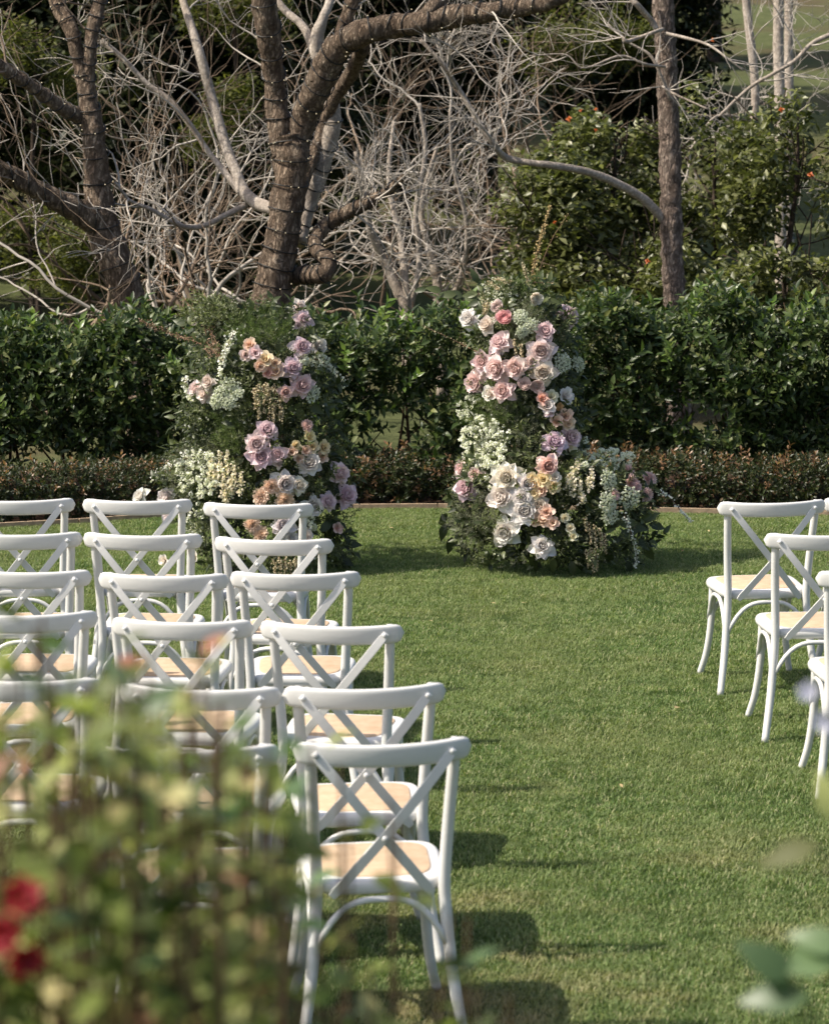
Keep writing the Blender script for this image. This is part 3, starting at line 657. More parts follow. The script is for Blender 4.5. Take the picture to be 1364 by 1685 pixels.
# ------------------------------------------------------------ hedges
hedge_src = source('hedge', [sprig_mesh('hedge_sprig', M['hedge'], 10, .062, .026, .16, i, True, 62, True, 3, .35) for i in range(8)])
hedge_shoots = [sprig_mesh('leafy_shoot', M['hedge'], 14, .072, .030, .24, 100+i, True, 55, True, 3, .3) for i in range(4)] + \
               [sprig_mesh('leafy_shoot', M['hedge_new'], 14, .066, .028, .22, 120+i, True, 52, True, 3, .3) for i in range(3)]
def hedge_top(x):   # height of the hedge top
    d = 14.75; px = 682 + x / d * SPX
    ys = np.interp(px, [-400, 0, 80, 200, 300, 420, 520, 600, 640, 700, 760, 900, 960, 1060, 1150, 1210, 1300, 1364, 1800],
                       [520, 535, 545, 520, 530, 535, 515, 545, 525, 540, 520, 520, 505, 520, 525, 500, 512, 530, 520])
    return P(px, ys, d).z
def hedge(name, x0, x1, n, seed, label, thin=None):
    base = Vector(((x0 + x1)/2, 18.1, 0)); o = empty(name, base, label=label, cat='hedge', group='clipped dark green hedge sections'); rd = random.Random(seed)
    pts, rots, sc = [], [], []
    while len(pts) < n:
        x = rd.uniform(x0, x1); zt = hedge_top(x) + .24 * vec_noise((x*1.5, 0, seed), 1.5) - .12; u = rd.random()
        if u < .26: dy = rd.uniform(-.38, .38); z = zt - abs(rd.gauss(0, .05)); nv = Vector((rd.uniform(-.5, .5), rd.uniform(-.7, .3), 1))
        else:
            z = zt * (1 - rd.random() ** 1.0 * .88); dy = -.38 + abs(rd.gauss(0, .12)) if rd.random() < .72 else rd.uniform(-.3, .38)
            nv = Vector((rd.uniform(-.8, .8), -1 + rd.uniform(-.2, .8), rd.uniform(.0, 1.1)))
        low = z / zt
        bulge = .22 * vec_noise((x*1.6, z*2, seed), 1.0)
        if low < .62 and vec_noise((x, z*1.3, 3.3), 2.6) > (.42 if x < -1.2 else .26) + .5 * low - .15 * (1 - low): continue     # gaps near the stems
        if dy < 0: dy += bulge
        pts.append((x - base.x, dy, z)); rots.append(tuple(eul(nv, rd.uniform(0, 6.28)))); sc.append(rd.uniform(.7, 1.3))
    scatter('foliage', hedge_src, pts, rots, sc, o)
    m_ = MB(); x = x0 + .1
    while x < x1:
        for k in range(2): grow(m_, Vector((x - base.x + rd.uniform(-.08, .08), rd.uniform(-.1, .1), 0)), Vector((rd.uniform(-.25, .25), rd.uniform(-.2, .2), 1)), rd.uniform(.8, 1.05), rd.uniform(.010, .018), 1, rd, .25, .05, (5, 8), 5, .1, .003)
        x += rd.uniform(.28, .45)
    ob('stems', m_.mesh('stems', M['stem']), o, kind='stuff')
    k = int((x1 - x0) * 22)
    for i in range(k):
        x = x0 + (x1 - x0) * (i + rd.random()) / k; zt = hedge_top(x) + .24 * vec_noise((x*1.5, 0, seed), 1.5) + .0; top = rd.random() < .72
        z = zt - rd.uniform(.08, .2) if top else zt * rd.uniform(.35, .85); dy = rd.uniform(-.40, .1) if top else rd.uniform(-.46, -.38)
        me = rd.choice(hedge_shoots[:4] if rd.random() < .72 else hedge_shoots[4:])
        s_ = ob('leafy_shoot', me, o, loc=(x - base.x, dy, z)); s_.rotation_euler = eul((rd.uniform(-.4, .4), rd.uniform(-.6, .1) if top else -.9, 1), rd.uniform(0, 6.28)); sc_ = rd.uniform(.75, 1.35); s_.scale = (sc_,)*3
    return o
hedge('tall_hedge', -4.2, -.95, 3300, 1, 'glossy dark green hedge behind the left flower pillar, trunks rising behind it')
hedge('tall_hedge', -.95, .55, 960, 2, 'glossy dark green hedge between the flower pillars, pale lawn showing through its gaps')
hedge('tall_hedge', .55, 4.2, 3700, 3, 'glossy dark green hedge behind and to the right of the taller flower pillar, fullest section')
low_src = source('low_hedge', [sprig_mesh('low_sprig', M['low'], 12, .034, .015, .10, 200+i, True, 60, True, 2, .3) for i in range(6)] + [sprig_mesh('low_sprig', M['lowtip'], 8, .034, .014, .08, 230, True, 55, True, 2, .3)])
tip_me = [sprig_mesh('coppery_shoot', M['lowtip'], 10, .045, .018, .12, 240+i, True, 55, True, 2, .3) for i in range(3)]
def low_hedge(x0, x1, n, seed, label, tips):
    o = empty('low_hedge', ((x0+x1)/2, 17.3, 0), label=label, cat='hedge', group='low coppery hedge sections'); rd = random.Random(seed); pts, rots, sc = [], [], []
    for i in range(n):
        x = rd.uniform(x0, x1); yb = edge_y(x) + .12; top = rd.random() < .4; zt = .27 + .07 * vec_noise((x, 7, 0), 2.0)
        if top: dy = rd.uniform(.05, .5); z = zt - abs(rd.gauss(0, .03)); nv = Vector((rd.uniform(-.6, .6), rd.uniform(-.8, .3), 1))
        else: z = zt * (.10 + .85 * rd.random()); dy = abs(rd.gauss(0, .08)) + .02 + .05*vec_noise((x*4, z*4, 0), 1.0); nv = Vector((rd.uniform(-.9, .9), -1, rd.uniform(-.2, 1.0)))
        pts.append((x - o.location.x, yb + dy - 17.3, z)); rots.append(tuple(eul(nv, rd.uniform(0, 6.28)))); sc.append(rd.uniform(.6, 1.15))
    scatter('foliage', low_src, pts, rots, sc, o)
    m_ = MB(); x = x0
    while x < x1:
        grow(m_, Vector((x - o.location.x, edge_y(x) + .35 - 17.3, 0)), Vector((rd.uniform(-.4, .4), rd.uniform(-.3, .3), 1)), .26, .008, 1, rd, .3, .04, (4, 6), 4, .07, .002); x += rd.uniform(.1, .2)
    ob('stems', m_.mesh('stems', M['stem']), o, kind='stuff')
    for i in range(tips):
        x = rd.uniform(x0, x1); s_ = ob('coppery_shoot', rd.choice(tip_me), o, loc=(x - o.location.x, edge_y(x) + .12 + rd.uniform(0, .35) - 17.3, .26 + rd.uniform(-.03, .05)))
        s_.rotation_euler = eul((rd.uniform(-.5, .5), rd.uniform(-.6, .3), 1), rd.uniform(0, 6)); q = rd.uniform(.6, 1.1); s_.scale = (q,)*3
low_hedge(-4.0, -.95, 2900, 11, 'low dark hedge with reddish tips along the lawn edge, left of the left pillar', 40)
low_hedge(-.95, .5, 1400, 12, 'low dark hedge above the timber edging between the flower pillars', 16)
low_hedge(.5, 4.0, 3000, 13, 'low hedge with coppery orange tips behind the right hand chairs', 75)

# ------------------------------------------------------------ flowers
petal_cache = {}
def petal_vf(L, W, a0, a1, point=.5, cup=.25, nu=4, nv=5, r0=.0, z0=.0, ruff=0, seed=0, curl=0):
    """a petal: leaves the axis at radius r0, angle from vertical goes a0 -> a1 along it"""
    rd = random.Random(seed); V = []; F = []; pv = []; r, z = r0, z0; ph = rd.uniform(0, 6)
    for j in range(nv + 1):
        t = j / nv; ang = a0 + (a1 - a0) * t ** 1.3
        if j: r += math.sin(ang) * L / nv; z += math.cos(ang) * L / nv
        wd = W * .5 * (math.sin(math.pi * min(1, .12 + .88 * t) ** 1.25) ** .75 if t < 1 else 0.0)
        if point < .3: wd = W * .5 * (math.sin(math.pi * min(.86, .12 + .74 * t)) ** .6)
        elif j == nv: wd = W * .03
        for i in range(nu + 1):
            u = i / nu * 2 - 1; e = u * u
            side = curl * e * L * t
            rr = r - cup * abs(u) ** 2 * wd * (1 - .6*t) + side * math.sin(ang + 1.57) + ruff * L * t * math.sin(u * 7 + ph); zz = z + cup * .35 * e * wd + side * math.cos(ang + 1.57) + ruff * L * t * math.cos(u * 9 + ph)
            V.append((rr, u * wd, zz)); pv.append(t)
    for j in range(nv):
        for i in range(nu):
            b = j*(nu+1)+i; F.append((b, b+1, b+nu+2, b+nu+1))
    return V, F, pv
class PM(MB):
    def __init__(s): super().__init__(); s.pv = []
    def petal(s, az, tilt=0, **k):
        V, F, pv = petal_vf(**k); s.add(V, F, Euler((0, tilt, az)).to_matrix().to_4x4()); s.pv += pv
    def mesh(s, name, mat):
        me = super().mesh(name, mat); a = me.attributes.new('pv', 'FLOAT', 'POINT'); a.data.foreach_set('value', s.pv); return me
# diameter 1 unit flowers; scaled on placement
def rose_core(seed):
    rd = random.Random(seed); m = PM()
    for k, (n, a0, a1, L, W, r0) in enumerate([(3, .0, -.35, .27, .17, .012), (4, .10, -.20, .30, .24, .030), (5, .35, -.05, .32, .30, .055), (6, .60, .30, .34, .34, .075), (6, .85, .75, .35, .36, .085)]):
        for i in range(n):
            m.petal(i * 6.283 / n + k * .9 + rd.uniform(-.25, .25), L=L * rd.uniform(.92, 1.08), W=W, a0=a0, a1=a1 + rd.uniform(-.1, .1), point=.1, cup=.75, r0=r0, z0=.0, nu=4, nv=4, seed=seed+i, ruff=.05, curl=.0)
    return m.mesh('rose_heart', M['petal'])
rose_cores = [rose_core(i) for i in range(4)]
petals_mid = []
for i in range(4):
    m = PM(); m.petal(0, L=.44, W=.40, a0=.75, a1=1.75 + .15*i, point=.6, cup=.35, r0=.03, z0=.0, seed=i, curl=-.12, ruff=.05); petals_mid.append(m.mesh('petal', M['petal']))
petals_out = []
for i in range(4):
    m = PM(); m.petal(0, L=.52, W=.42, a0=1.15, a1=2.05 + .2*i, point=.8, cup=.20, r0=.03, z0=-.03, seed=i+9, curl=-.15, ruff=.05); petals_out.append(m.mesh('petal', M['petal']))
def ranunc(seed, n=34, full=1.35):
    rd = random.Random(seed); m = PM()
    for i in range(n):
        f = i / n; a = i * 2.4; m.petal(a, L=.20 + .26*f, W=.16 + .26*f, a0=.15 + full*f, a1=-.55 + .9*f, point=.1, cup=.7, r0=.01 + .05*f, z0=0, nu=3, nv=4, seed=i)
    return m.mesh('ranunculus', M['petal'])
def lisi(seed):
    rd = random.Random(seed); m = PM()
    for k, (n, a0, a1, L, W) in enumerate([(3, .1, .1, .33, .30), (4, .35, .5, .42, .42), (5, .65, 1.35, .48, .46)]):
        for i in range(n): m.petal(i*6.283/n + k*.7, L=L*rd.uniform(.9, 1.1), W=W, a0=a0, a1=a1, point=.2, cup=.55, r0=.03, z0=0, nu=4, nv=4, seed=i+seed, ruff=.04)
    return m.mesh('lisianthus', M['petal'])
def carn(seed):
    rd = random.Random(seed); m = PM()
    for i in range(46):
        f = i / 46; m.petal(i*2.4, L=.30 + .16*f + rd.uniform(-.03, .03), W=.15 + .14*f, a0=.05 + .9*f, a1=.1 + 1.35*f, point=.1, cup=.2, r0=.01, z0=0, nu=4, nv=3, seed=i+seed, ruff=.10)
    return m.mesh('carnation', M['petal'])
small = {'ran': [ranunc(i) for i in range(2)], 'lis': [lisi(i) for i in range(4)], 'car': [carn(i) for i in range(2)]}
COL = {'white': (.90, .89, .86), 'cream': (.90, .86, .77), 'blush': (.90, .81, .78), 'pink': (.90, .75, .74), 'deep': (.86, .58, .60), 'mauve': (.86, .73, .77), 'lilac': (.84, .72, .80),
       'dusty': (.84, .64, .60), 'peach': (.90, .71, .56), 'yellow': (.90, .80, .53), 'orange': (.90, .66, .40), 'lime': (.85, .84, .63), 'coral': (.87, .58, .50), 'grey': (.84, .83, .81)}
NAME = {'rose': 'rose', 'ran': 'ranunculus', 'lis': 'lisianthus', 'car': 'carnation'}
WORD = {'white': 'white', 'cream': 'cream', 'blush': 'blush pink', 'pink': 'soft pink', 'deep': 'deeper pink', 'mauve': 'mauve pink', 'lilac': 'lilac pink', 'dusty': 'dusty pink', 'peach': 'peach', 'yellow': 'pale yellow',
        'orange': 'light orange', 'lime': 'greenish cream', 'coral': 'coral', 'grey': 'greyish white'}

class Arr:
    """a flower pillar: body of foliage with the blooms as parts"""
    def __init__(s, prof, depth, label, ox, oy, sc, seed):
        s.prof = prof; s.d = depth; s.ox, s.oy, s.sc = ox, oy, sc; s.rd = random.Random(seed); ys = [p[0] for p in prof]
        cx = (prof[-1][1] + prof[-1][2]) / 2; b = P(cx, 900, depth); b.z = 0; s.o = empty('flower_pillar', b, label=label, cat='flower arrangement'); s.base = b
        s.petals = 0
    def ext(s, py): 
        a = np.array(s.prof, float); return float(np.interp(py, a[:, 0], a[:, 1])), float(np.interp(py, a[:, 0], a[:, 2]))
    def front(s, px, py):
        """how far the body bulges towards the viewer at this height"""
        l, r = s.ext(py); c, h = (l + r)/2, max(12, (r - l)/2); u = max(-1, min(1, (px - c)/h)); R_ = min(h * s.d / SPX, .42) * .9
        return R_ * math.sqrt(max(0, 1 - u*u))
    def at(s, px, py, out=0.0):
        return P(px, py, s.d - s.front(px, py) - out)
    def z(s, x, y): return s.ox + x / s.sc, s.oy + y / s.sc
    def facing(s, px, py):
        l, r = s.ext(py); c, h = (l + r)/2, max(12, (r - l)/2); u = max(-1.2, min(1.2, (px - c)/h)); rd = s.rd
        return Vector((u * .75 + rd.uniform(-.32, .32), -1, .28 + rd.uniform(-.28, .35)))
    def bloom(s, x, y, size, kind, colr, f=None):
        px, py = s.z(x, y); rd = s.rd; D = size / s.sc * s.d / SPX; p = s.at(px, py, .075 + rd.uniform(0, .02)) - s.base
        f = Vector(f) if f else s.facing(px, py); c = COL[colr]; j = rd.uniform(.93, 1.05); c = (min(.9, c[0]*j), min(.9, c[1]*j*rd.uniform(.97, 1.02)), min(.9, c[2]*j*rd.uniform(.97, 1.03)), 1)
        lab = WORD[colr] + ' ' + NAME[kind]
        if kind == 'rose':
            o = ob('rose', rd.choice(rose_cores), s.o, loc=p, label=lab); k = D * 1.22
            o.color = c; opn = rd.uniform(-.22, .16); n1, n2 = rd.randint(5, 6), rd.randint(4, 8)
            for i in range(n1 + n2):
                me = rd.choice(petals_mid if i < n1 else petals_out); q = ob('petal', me, o); q.color = tuple(min(.9, v * rd.uniform(.98, 1.04)) for v in c[:3]) + (1,)
                q.rotation_euler = (rd.uniform(-.15, .15), opn + rd.uniform(-.22, .22), i * 6.283 / (n1 if i < n1 else n2) + rd.uniform(-.25, .25)); t = rd.uniform(.78, 1.14); q.scale = (t, t * rd.uniform(.9, 1.1), t)
        else:
            o = ob(NAME[kind], rd.choice(small[kind]), s.o, loc=p, label=lab); k = D * 1.45; o.color = c
        o.rotation_euler = eul(f, rd.uniform(0, 6.28)); o.scale = (k,)*3
        return o
    def foliage(s, name, coll, n, region=None, inset=(-.05, .10), scl=(.6, 1.1), up=.5, ymax=None):
        rd = s.rd; pts, rots, sc = [], [], []; y0, y1 = s.prof[0][0], s.prof[-1][0]; tries = 0
        while len(pts) < n and tries < n*30:
            tries += 1
            if region:
                cx, cy, rx, ry = region; a = rd.uniform(0, 6.28); q = math.sqrt(rd.random()); px, py = s.z(cx, cy); px += math.cos(a)*rx/s.sc*q; py += math.sin(a)*ry/s.sc*q
            else:
                py = rd.uniform(y0, y1); l, r = s.ext(py)
                if rd.random() > (r - l) / 340: continue
                px = rd.uniform(l + 20, r - 20)
            p = s.at(px, py, -rd.uniform(*inset)) if (region or rd.random() < .85) else P(px, py, s.d + rd.uniform(-.1, .3))
            if p.z < .02: p.z = .02 + rd.random()*.04
            l, r = s.ext(py); u = (px - (l+r)/2) / max(12, (r-l)/2)
            pts.append(p - s.base); rots.append(tuple(eul((u + rd.uniform(-.6, .6), -.8 + rd.uniform(-.2, .7), up + rd.uniform(-.5, .5)), rd.uniform(0, 6.28)))); sc.append(rd.uniform(*scl))
        return scatter(name, coll, pts, rots, sc, s.o)
    def strand(s, name, pts, mat, n, size, width, label=None, stem='stem', z=True, out=.085):
        """a spray or trailing stem: a thin stem with many small buds"""
        rd = s.rd; w_ = []
        for x, y in pts:
            px, py = s.z(x, y) if z else (x, y); w_.append(tuple(s.at(px, py, out) - s.base))
        c = catmull(w_, 8); m = MB(); V, F = tube(c, np.linspace(.004, .0015, len(c)), 4, cap=False); m.add(V, F)
        o = ob(name, m.mesh(name, M[stem]), s.o, label=label); b = MB()
        for i in range(n):
            k = rd.uniform(.1, len(c) - 1.001); q = c[int(k)] + (c[int(k)+1] - c[int(k)]) * (k % 1); off = Vector((rd.gauss(0, 1), rd.gauss(0, 1), rd.gauss(0, 1))) * width * (.5 + .5*(1 - k/len(c)))
            blossom(b, Vector(q) + off, size * rd.uniform(.7, 1.2), rd)
        ob('buds', b.mesh('buds', mat), o, kind='stuff'); return o
def blossom(mb, p, r, rd):
    """a five petalled floret of five small quads"""
    f = Vector((rd.gauss(0, .7), rd.gauss(-.6, .7), rd.gauss(.5, .6))); m = Matrix.Translation(p) @ eul(f, rd.uniform(0, 6)).to_matrix().to_4x4(); V = []; F = []
    for i in range(5):
        a = i * 1.2566; ca, sa = math.cos(a), math.sin(a); b = len(V)
        V += [(0, 0, 0), (r*(.6*ca - .38*sa), r*(.6*sa + .38*ca), r*.25), (r*ca, r*sa, r*.15), (r*(.6*ca + .38*sa), r*(.6*sa - .38*ca), r*.25)]; F.append((b, b+3, b+2, b+1))
    mb.add(V, F, m)
def umbel(ar, x, y, size, f=None, colr='umbel'):
    rd = ar.rd; px, py = ar.z(x, y); D = size / ar.sc * ar.d / SPX; p = ar.at(px, py, .10) - ar.base; st = MB(); fl = MB(); R0 = D / 2
    for k in range(30):
        rr = math.sqrt((k + .5) / 30); a = k * 2.4; q = Vector((math.cos(a) * rr * R0, math.sin(a) * rr * R0, R0 * (.55 - .30 * rr * rr)))
        V, F = tube([(0, 0, 0), tuple(q * .55 + Vector((0, 0, -.01*rr))), tuple(q)], .0009, 3, cap=False); st.add(V, F)
        for j in range(13):
            v = Vector((rd.gauss(0, 1), rd.gauss(0, 1), rd.gauss(0, .5))) * R0 * .075; blossom(fl, q + v, .0044 * (D / .035) ** .25, rd)
    o = ob('lace_umbel', st.mesh('lace_umbel', M['stem_g']), ar.o, loc=p); o.rotation_euler = eul(f if f else ar.facing(px, py), 0); ob('florets', fl.mesh('florets', M[colr]), o, kind='stuff')
def blosc(mat, n, rad, size, seed, leafmat=None):
    rd = random.Random(seed); m = MB()
    for i in range(n):
        v = Vector((rd.gauss(0, 1), rd.gauss(0, 1), rd.gauss(0, 1))).normalized() * rad * rd.uniform(.5, 1); blossom(m, v + Vector((0, 0, rad)), size * rd.uniform(.7, 1.2), rd)
    return m.mesh('blossom_cluster', mat)
wb_src = source('white_blossom', [blosc(M['wblos'], 16, .016, .0070, i) for i in range(5)])
gr_src = source('grey_filler', [sprig_mesh('grey_sprig', M['arr_grey'], 22, .014, .0055, .09, 300+i, True, 50, True, 1, .2) for i in range(4)])
dk_src = source('dark_leaves', [sprig_mesh('dark_sprig', M['arr_dark'], 8, .070, .032, .13, 310+i, True, 60, True, 3, .4) for i in range(6)])
md_src = source('mid_leaves', [sprig_mesh('mid_sprig', M['arr_mid'], 16, .030, .011, .12, 320+i, True, 55, True, 2, .3) for i in range(6)])
fn_src = source('fern_leaves', [sprig_mesh('fern_sprig', M['arr_fern'], 30, .020, .0045, .12, 330+i, True, 55, True, 1, .2) for i in range(5)])
big_leaf = [mesh('large_leaf', *leaf_vf(.11, .052, .25, .35, 5), M['arr_dark']) for _ in range(1)] + [mesh('large_leaf', *leaf_vf(.10, .045, .3, .6, 5), M['arr_dark'])]
narrow = [sprig_mesh('narrow_leaf_sprig', M['arr_dark'], 18, .075, .011, .26, 340+i, True, 48, True, 3, .3) for i in range(2)]

# ---- right pillar
RP = Arr([(470, 800, 880), (495, 785, 925), (540, 780, 945), (600, 778, 950), (680, 775, 960), (745, 772, 962), (785, 755, 1040), (820, 740, 1075), (870, 735, 1085), (930, 760, 1065)], 12.5,
         'taller flower pillar of pink, white and peach blooms on the right of the aisle, low mass at its foot', 680, 430, 2.842, 70)
RP.foliage('dark_leaves', dk_src, 620, None, (.02, .14)); RP.foliage('small_leaves', md_src, 620, None, (-.01, .10)); RP.foliage('grey_filler', gr_src, 560, None, (-.03, .06))
RP.foliage('fern', fn_src, 130, (390, 720, 130, 90), (-.05, .04)); RP.foliage('fern', fn_src, 60, (500, 130, 110, 60), (-.03, .04))
RP.foliage('grey_filler', gr_src, 150, (515, 300, 70, 80), (-.06, .02)); RP.foliage('grey_filler', gr_src, 240, (300, 1200, 120, 130), (-.06, .02)); RP.foliage('grey_filler', gr_src, 160, (480, 800, 110, 170), (-.05, .02))
RP.foliage('white_blossom', wb_src, 210, (335, 850, 110, 120), (-.10, -.03)); RP.foliage('white_blossom', wb_src, 70, (400, 150, 90, 70), (-.06, -.02), (.4, .7)); RP.foliage('white_blossom', wb_src, 55, (320, 1000, 120, 80), (-.09, -.03), (.6, .9))
RP.foliage('white_blossom', wb_src, 75, (920, 930, 110, 50), (-.10, -.03), (.6, 1)); RP.foliage('white_blossom', wb_src, 24, (790, 900, 35, 80), (-.08, -.03), (.7, 1)); RP.foliage('white_blossom', wb_src, 40, (270, 690, 60, 60), (-.08, -.03), (.5, .8))
RP.foliage('tiny_blossom', wb_src, 200, None, (-.06, .02), (.22, .45)); RP.foliage('grey_filler', gr_src, 220, None, (-.07, .0), (.6, 1.2)); RP.foliage('small_leaves', md_src, 160, None, (-.07, .0))
for b in [(565, 175, 66, 'ran', 'cream'), (395, 215, 64, 'ran', 'blush'), (428, 270, 78, 'ran', 'deep'), (265, 272, 90, 'rose', 'white'), (350, 300, 85, 'rose', 'cream'), (720, 262, 105, 'rose', 'mauve'), (615, 330, 95, 'rose', 'pink'),
          (405, 385, 100, 'rose', 'pink'), (597, 418, 118, 'rose', 'blush'), (325, 475, 95, 'rose', 'pink'), (395, 502, 120, 'rose', 'pink'), (480, 500, 104, 'rose', 'pink'), (548, 470, 60, 'lis', 'blush'), (605, 522, 104, 'rose', 'cream'),
          (295, 570, 110, 'rose', 'pink'), (425, 612, 106, 'rose', 'pink'), (362, 622, 62, 'lis', 'cream'), (518, 583, 68, 'ran', 'blush'), (578, 582, 70, 'ran', 'blush'), (598, 645, 54, 'lis', 'coral'), (642, 635, 54, 'lis', 'lime'),
          (705, 632, 64, 'lis', 'white'), (620, 680, 64, 'lis', 'blush'), (675, 680, 42, 'ran', 'orange'), (705, 725, 64, 'lis', 'peach'), (665, 750, 54, 'lis', 'peach'), (720, 762, 54, 'lis', 'peach'), (632, 706, 48, 'lis', 'pink'),
          (658, 850, 112, 'rose', 'lilac'), (728, 828, 106, 'rose', 'mauve'), (722, 885, 60, 'lis', 'lime'), (627, 960, 98, 'rose', 'dusty'), (228, 970, 72, 'rose', 'pink'), (297, 1003, 80, 'rose', 'pink'), (250, 1065, 110, 'rose', 'mauve'),
          (440, 1015, 124, 'rose', 'cream'), (415, 1108, 128, 'rose', 'white'), (512, 1108, 104, 'rose', 'white'), (520, 1168, 130, 'rose', 'white'), (587, 1140, 84, 'rose', 'cream'), (435, 1265, 122, 'rose', 'white'), (602, 1335, 96, 'rose', 'grey'),
          (565, 1042, 54, 'lis', 'orange'), (610, 1020, 64, 'lis', 'yellow'), (652, 1052, 60, 'lis', 'yellow'), (602, 1074, 54, 'lis', 'peach'), (660, 1012, 48, 'lis', 'cream'), (552, 1015, 46, 'lis', 'yellow'), (570, 1085, 46, 'lis', 'yellow'),
          (565, 1215, 62, 'lis', 'peach'), (610, 1212, 68, 'lis', 'peach'), (625, 1176, 62, 'lis', 'peach'), (650, 1224, 54, 'lis', 'peach'), (532, 1040, 90, 'rose', 'grey'),
          (997, 985, 58, 'car', 'dusty'), (1008, 1030, 64, 'car', 'dusty'), (1030, 1058, 60, 'car', 'dusty'), (1095, 1020, 62, 'car', 'dusty'), (1082, 1092, 58, 'car', 'dusty'), (935, 1095, 44, 'car', 'dusty'),
          (730, 1250, 40, 'lis', 'lime'), (745, 1290, 40, 'lis', 'lime'), (705, 1200, 40, 'lis', 'lime')]: RP.bloom(*b)
for u in [(690, 478, 92), (762, 482, 74), (902, 1025, 90), (1000, 1105, 110), (898, 1130, 100), (915, 1190, 80)]: umbel(RP, *u)
for u in [(500, 262, 70), (548, 300, 70), (505, 330, 60)]: umbel(RP, *u)
RP.strand('trailing_blossom', [(985, 1180), (1010, 1250), (1030, 1310), (1044, 1370), (1036, 1430)], M['wblos'], 110, .0075, .010, 'trailing white blossom at the right foot')
RP.strand('trailing_blossom', [(1130, 1070), (1190, 1100), (1235, 1150), (1270, 1190), (1305, 1222)], M['wblos'], 90, .0070, .009, 'white blossom spray reaching right')
RP.strand('bud_spray', [(905, 338), (893, 380), (880, 430), (872, 468)][::-1], M['bud'], 260, .0060, .013, 'tall ochre bud spray at the top', z=False, out=0)
RP.strand('bud_spray', [(935, 352), (905, 400), (880, 465)][::-1], M['bud'], 60, .0040, .010, None, z=False, out=0)
for (x, y, dx, dy, n) in [(540, 120, -30, -110, 90), (400, 130, -60, -40, 110), (350, 190, -20, 60, 110), (330, 150, 0, 90, 100), (470, 110, -100, -30, 110), (560, 100, 95, 0, 6)]:
    RP.strand('bud_spray', [(x, y), (x+dx*.5, y+dy*.6), (x+dx, y+dy)], M['tassel'], n, .0055, .010)
for (x, y, h) in [(735, 1000, 80), (720, 1030, 70), (775, 1060, 90), (830, 1010, 80), (760, 950, 70), (745, 1060, 60), (815, 1040, 60), (785, 1110, 55)]:
    RP.strand('snapdragon_spike', [(x, y+h/2), (x+6, y), (x+2, y-h/2)], M['snap'], 75, .0080, .010, stem='stem_g')
for (x, y, h) in [(845, 1290, 110), (870, 1300, 100), (820, 1270, 100), (890, 1320, 90), (830, 1400, 110), (850, 1395, 100), (810, 1390, 80), (540, 480, 90), (470, 400, 70), (500, 420, 60), (800, 1230, 60)]:
    RP.strand('hanging_tassel', [(x, y-h/2), (x+5, y-h*.1), (x+10, y+h/2)], M['tassel'], 75, .0055, .007)
RP.strand('bud_spray', [(310, 430), (240, 395), (150, 350), (40, 300)], M['tassel'], 40, .0050, .008, 'long thin spray reaching left')
def leaf_at(ar, x, y, f, roll, s):
    px, py = ar.z(x, y); o = ob('large_leaf', ar.rd.choice(big_leaf), ar.o, loc=ar.at(px, py, .03) - ar.base); o.rotation_euler = (ar.rd.uniform(-.5, .2), f, roll); o.scale = (s,)*3
def leaf_dir(ar, x, y, dx, dz, s, tilt=0.0):
    """large leaf whose length points along (dx, dz) in the picture plane, its face turned to the viewer"""
    px, py = ar.z(x, y); o = ob('large_leaf', ar.rd.choice(big_leaf), ar.o, loc=ar.at(px, py, .03) - ar.base)
    Y = Vector((dx, ar.rd.uniform(-.3, .3), dz)).normalized(); Z = Vector((ar.rd.uniform(-.5, .3), -1, .4 + tilt)); X = Y.cross(Z).normalized(); Z = X.cross(Y)
    o.rotation_euler = Matrix((X, Y, Z)).transposed().to_euler(); o.scale = (s,)*3
for a in [(300, 175, -1, .2, 1), (300, 150, -.9, -.1, 1), (230, 165, -1, .3, 1), (200, 155, -1, .0, 1.0), (130, 140, -1, .3, .9), (60, 130, -1, -.1, .8), (300, 100, -.4, 1, 1), (320, 140, -.2, 1, .9), (310, 190, -1, -.2, .9), (580, 110, .3, 1, .9), (600, 120, .8, .6, 1), (620, 190, 1, 0, .9),
          (460, 470, 0, 1, .6), (960, 1230, 1, .1, 1.2), (1010, 1240, 1, -.1, 1.2), (1060, 1215, 1, .5, 1.3), (1100, 1230, 1, -.2, 1.2), (1040, 1300, 1, -.6, 1.1), (1080, 1330, .6, -1, 1.1), (960, 1290, 1, .4, 1.2), (930, 1250, .6, .8, 1.2), (900, 1340, .3, -.8, 1.1),
          (150, 1230, -.3, -1, 1.0), (180, 1290, -.2, -1, 1.0), (160, 1180, -.6, -.8, 1.0), (560, 1380, .1, -1, .9), (740, 1400, .1, -1, .9), (770, 1400, .4, -1, .8), (690, 1380, -.4, -.7, 1.0), (1000, 1400, .2, -1, .9), (500, 1300, -.6, .4, 1.1), (480, 1340, -.5, -.3, 1.1),
          (880, 1250, -.2, 1, 1), (1000, 1160, .5, .7, 1.1), (650, 1290, .8, -.4, 1), (660, 1390, -.2, -1, 1), (620, 900, -1, .2, .9)]: leaf_dir(RP, *a)

